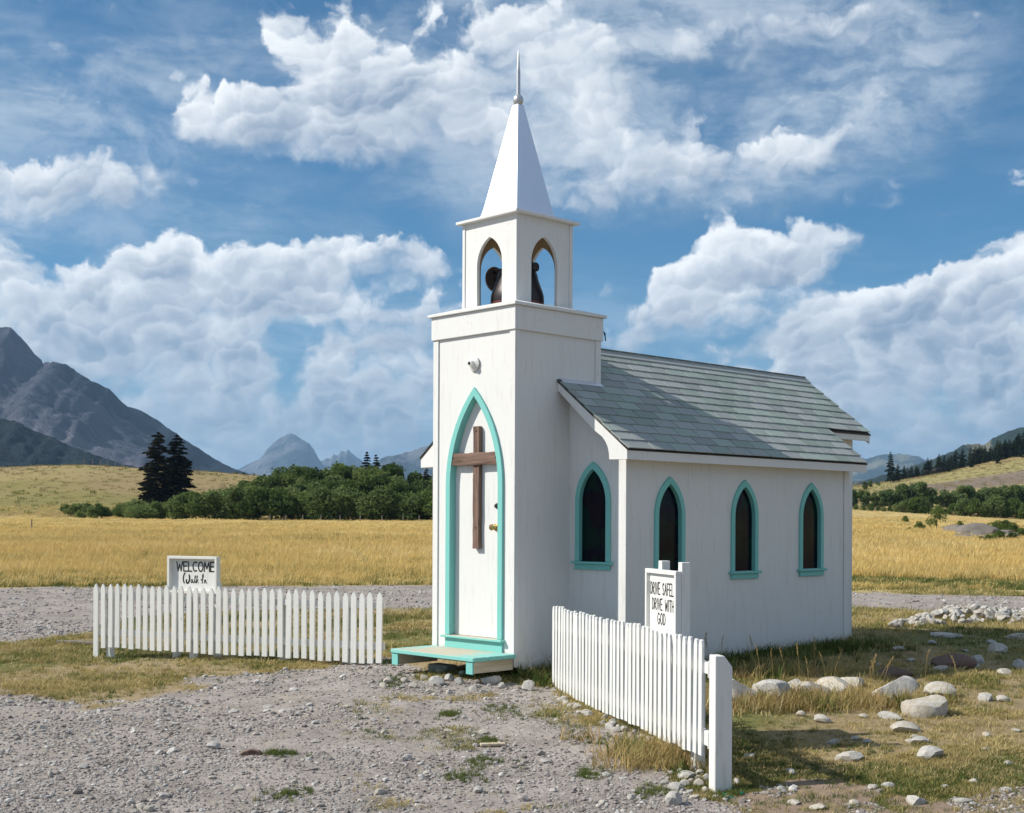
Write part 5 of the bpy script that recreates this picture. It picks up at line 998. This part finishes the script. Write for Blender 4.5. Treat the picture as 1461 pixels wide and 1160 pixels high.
# weeds in the shade along the chapel foot, tufts among the boulders, tall dry stalks
WD = [clump(760+k, 26, .10, .16, .012, .8, MGREEN) for k in range(3)]+[clump(765, 30, .10, .17, .006, .9, MLAWN), clump(766, 30, .10, .17, .006, .9, MSTALK)]
pts = []
for k in range(300): y_ = RNG.uniform(.75, 4.5); pts.append((XR+.02+abs(RNG.normal())*.28, y_))
for k in range(60): pts.append((RNG.uniform(.02, .7), YN-.02-abs(RNG.normal())*.2))
for k in range(50): pts.append((RNG.uniform(.02, .35), RNG.uniform(0, .7)))
TUF = [(1120, 1006, 60, 5), (1200, 1003, 70, 6), (1060, 1010, 30, 5), (1240, 998, 40, 6), (1150, 1008, 40, 4), (1085, 1000, 40, 5), (930, 1075, 50, 9), (945, 1090, 30, 6), (970, 1075, 30, 6), (1290, 1006, 40, 3), (1100, 965, 60, 4)]
tb = ground_px(np.concatenate([RNG.normal(a, c, 46) for a, b, c, e in TUF]), np.concatenate([RNG.normal(b, e, 46) for a, b, c, e in TUF]))
gt = [(713, 1014, 16, 5), (770, 1022, 20, 4), (640, 1020, 8, 3), (565, 975, 8, 5), (690, 1088, 22, 5), (700, 1058, 10, 4), (860, 1055, 30, 6), (845, 1105, 14, 4), (400, 1076, 14, 2), (410, 1133, 18, 6), (545, 945, 16, 3), (1115, 1085, 36, 14), (1180, 1105, 50, 10), (1230, 1070, 50, 8), (1065, 1065, 14, 10), (1040, 1132, 12, 4), (300, 962, 60, 8), (430, 950, 60, 5), (120, 990, 50, 6), (660, 1108, 22, 4), (930, 1132, 18, 5)]
tg = ground_px(np.concatenate([RNG.normal(a, c, 40) for a, b, c, e in gt]), np.concatenate([RNG.normal(b, e, 40) for a, b, c, e in gt]))
wp = np.array(pts); wp = np.c_[wp, H(wp[:, 0], wp[:, 1])]; P = np.concatenate([wp, tb, tg]); n = len(P)
ix = np.r_[RNG.choice([0, 1, 2, 3, 4], len(wp), p=[.26, .26, .26, .16, .06]), RNG.choice([3, 4, 0], len(tb), p=[.45, .45, .1]), RNG.integers(0, 3, len(tg))]; sc = np.r_[RNG.uniform(.5, 1.15, len(wp)), RNG.uniform(.6, 1.2, len(tb)), RNG.uniform(.14, .32, len(tg))]
scatter('weeds', P, zr(n), np.c_[sc, sc, sc*RNG.uniform(.6, 1.1, n)], ix, WD, 'green weeds and dry tufts by the chapel foot and among the stones', 'weeds')
def stalk(seed):
    g_ = G(); rnd = random.Random(seed); l_ = 1.0; b = rnd.uniform(-.2, .2); pts = [(0, 0, -.03), (b*.3, .02, .4), (b, .05, .8), (b*1.6, .08, 1.0)]; g_.tube(pts, [.006, .005, .004, .002], 4)
    for k in range(14): z = .70+.3*k/14; x_ = b*(.8+.8*k/14); a = rnd.uniform(0, 6.28); g_.tube([(x_, .06, z), (x_+math.cos(a)*.03, .06+math.sin(a)*.03, z+.05)], [.009, .003], 4)
    return g_.mesh('stalk', MSTALK)
SK = [stalk(k) for k in range(4)]; sp_ = ground_px(np.array([1062, 1070, 1085, 1098, 1103, 1120, 1135, 1140, 1154, 1165, 1178, 1190, 1205, 1235, 1247, 1252, 1258, 1268, 1320, 1362, 1008, 1012, 1030, 1075, 1092, 1128, 1160, 1242, 1246, 1370]), np.array([968, 972, 974, 968, 975, 970, 966, 972, 975, 966, 970, 968, 962, 992, 990, 992, 988, 990, 975, 985, 955, 958, 962, 955, 958, 950, 952, 988, 994, 985])); n = len(sp_); sc = RNG.uniform(.14, .36, n)
scatter('dry_stalks', sp_, zr(n, .12), np.c_[sc, sc, sc], RNG.integers(0, 4, n), SK, 'tall dry seed stalks standing beside the chapel', 'dry stalks')

# ------------------------------------------------------------------ haze over the valley
hzm = bpy.data.materials.new('valley_haze'); hzm.use_nodes = True; t = hzm.node_tree; t.nodes.clear(); n = NT(t)
pv = n.n('ShaderNodeVolumePrincipled', {'Color': (.42, .68, 1.0, 1), 'Density': 8.2e-5, 'Anisotropy': .1, 'Density Attribute': ''}); ho = n.n('ShaderNodeOutputMaterial'); t.links.new(pv.outputs[0], ho.inputs['Volume'])
hzm.cycles.homogeneous_volume = True if hasattr(hzm.cycles, 'homogeneous_volume') else False
tag(link('haze', G().box(CAM[0]-17000, CAM[0]+17000, CAM[1]-17000, CAM[1]+17000, -16, 640).mesh('haze', hzm)), 'thin pale blue haze filling the valley air', 'haze', None, 'stuff')
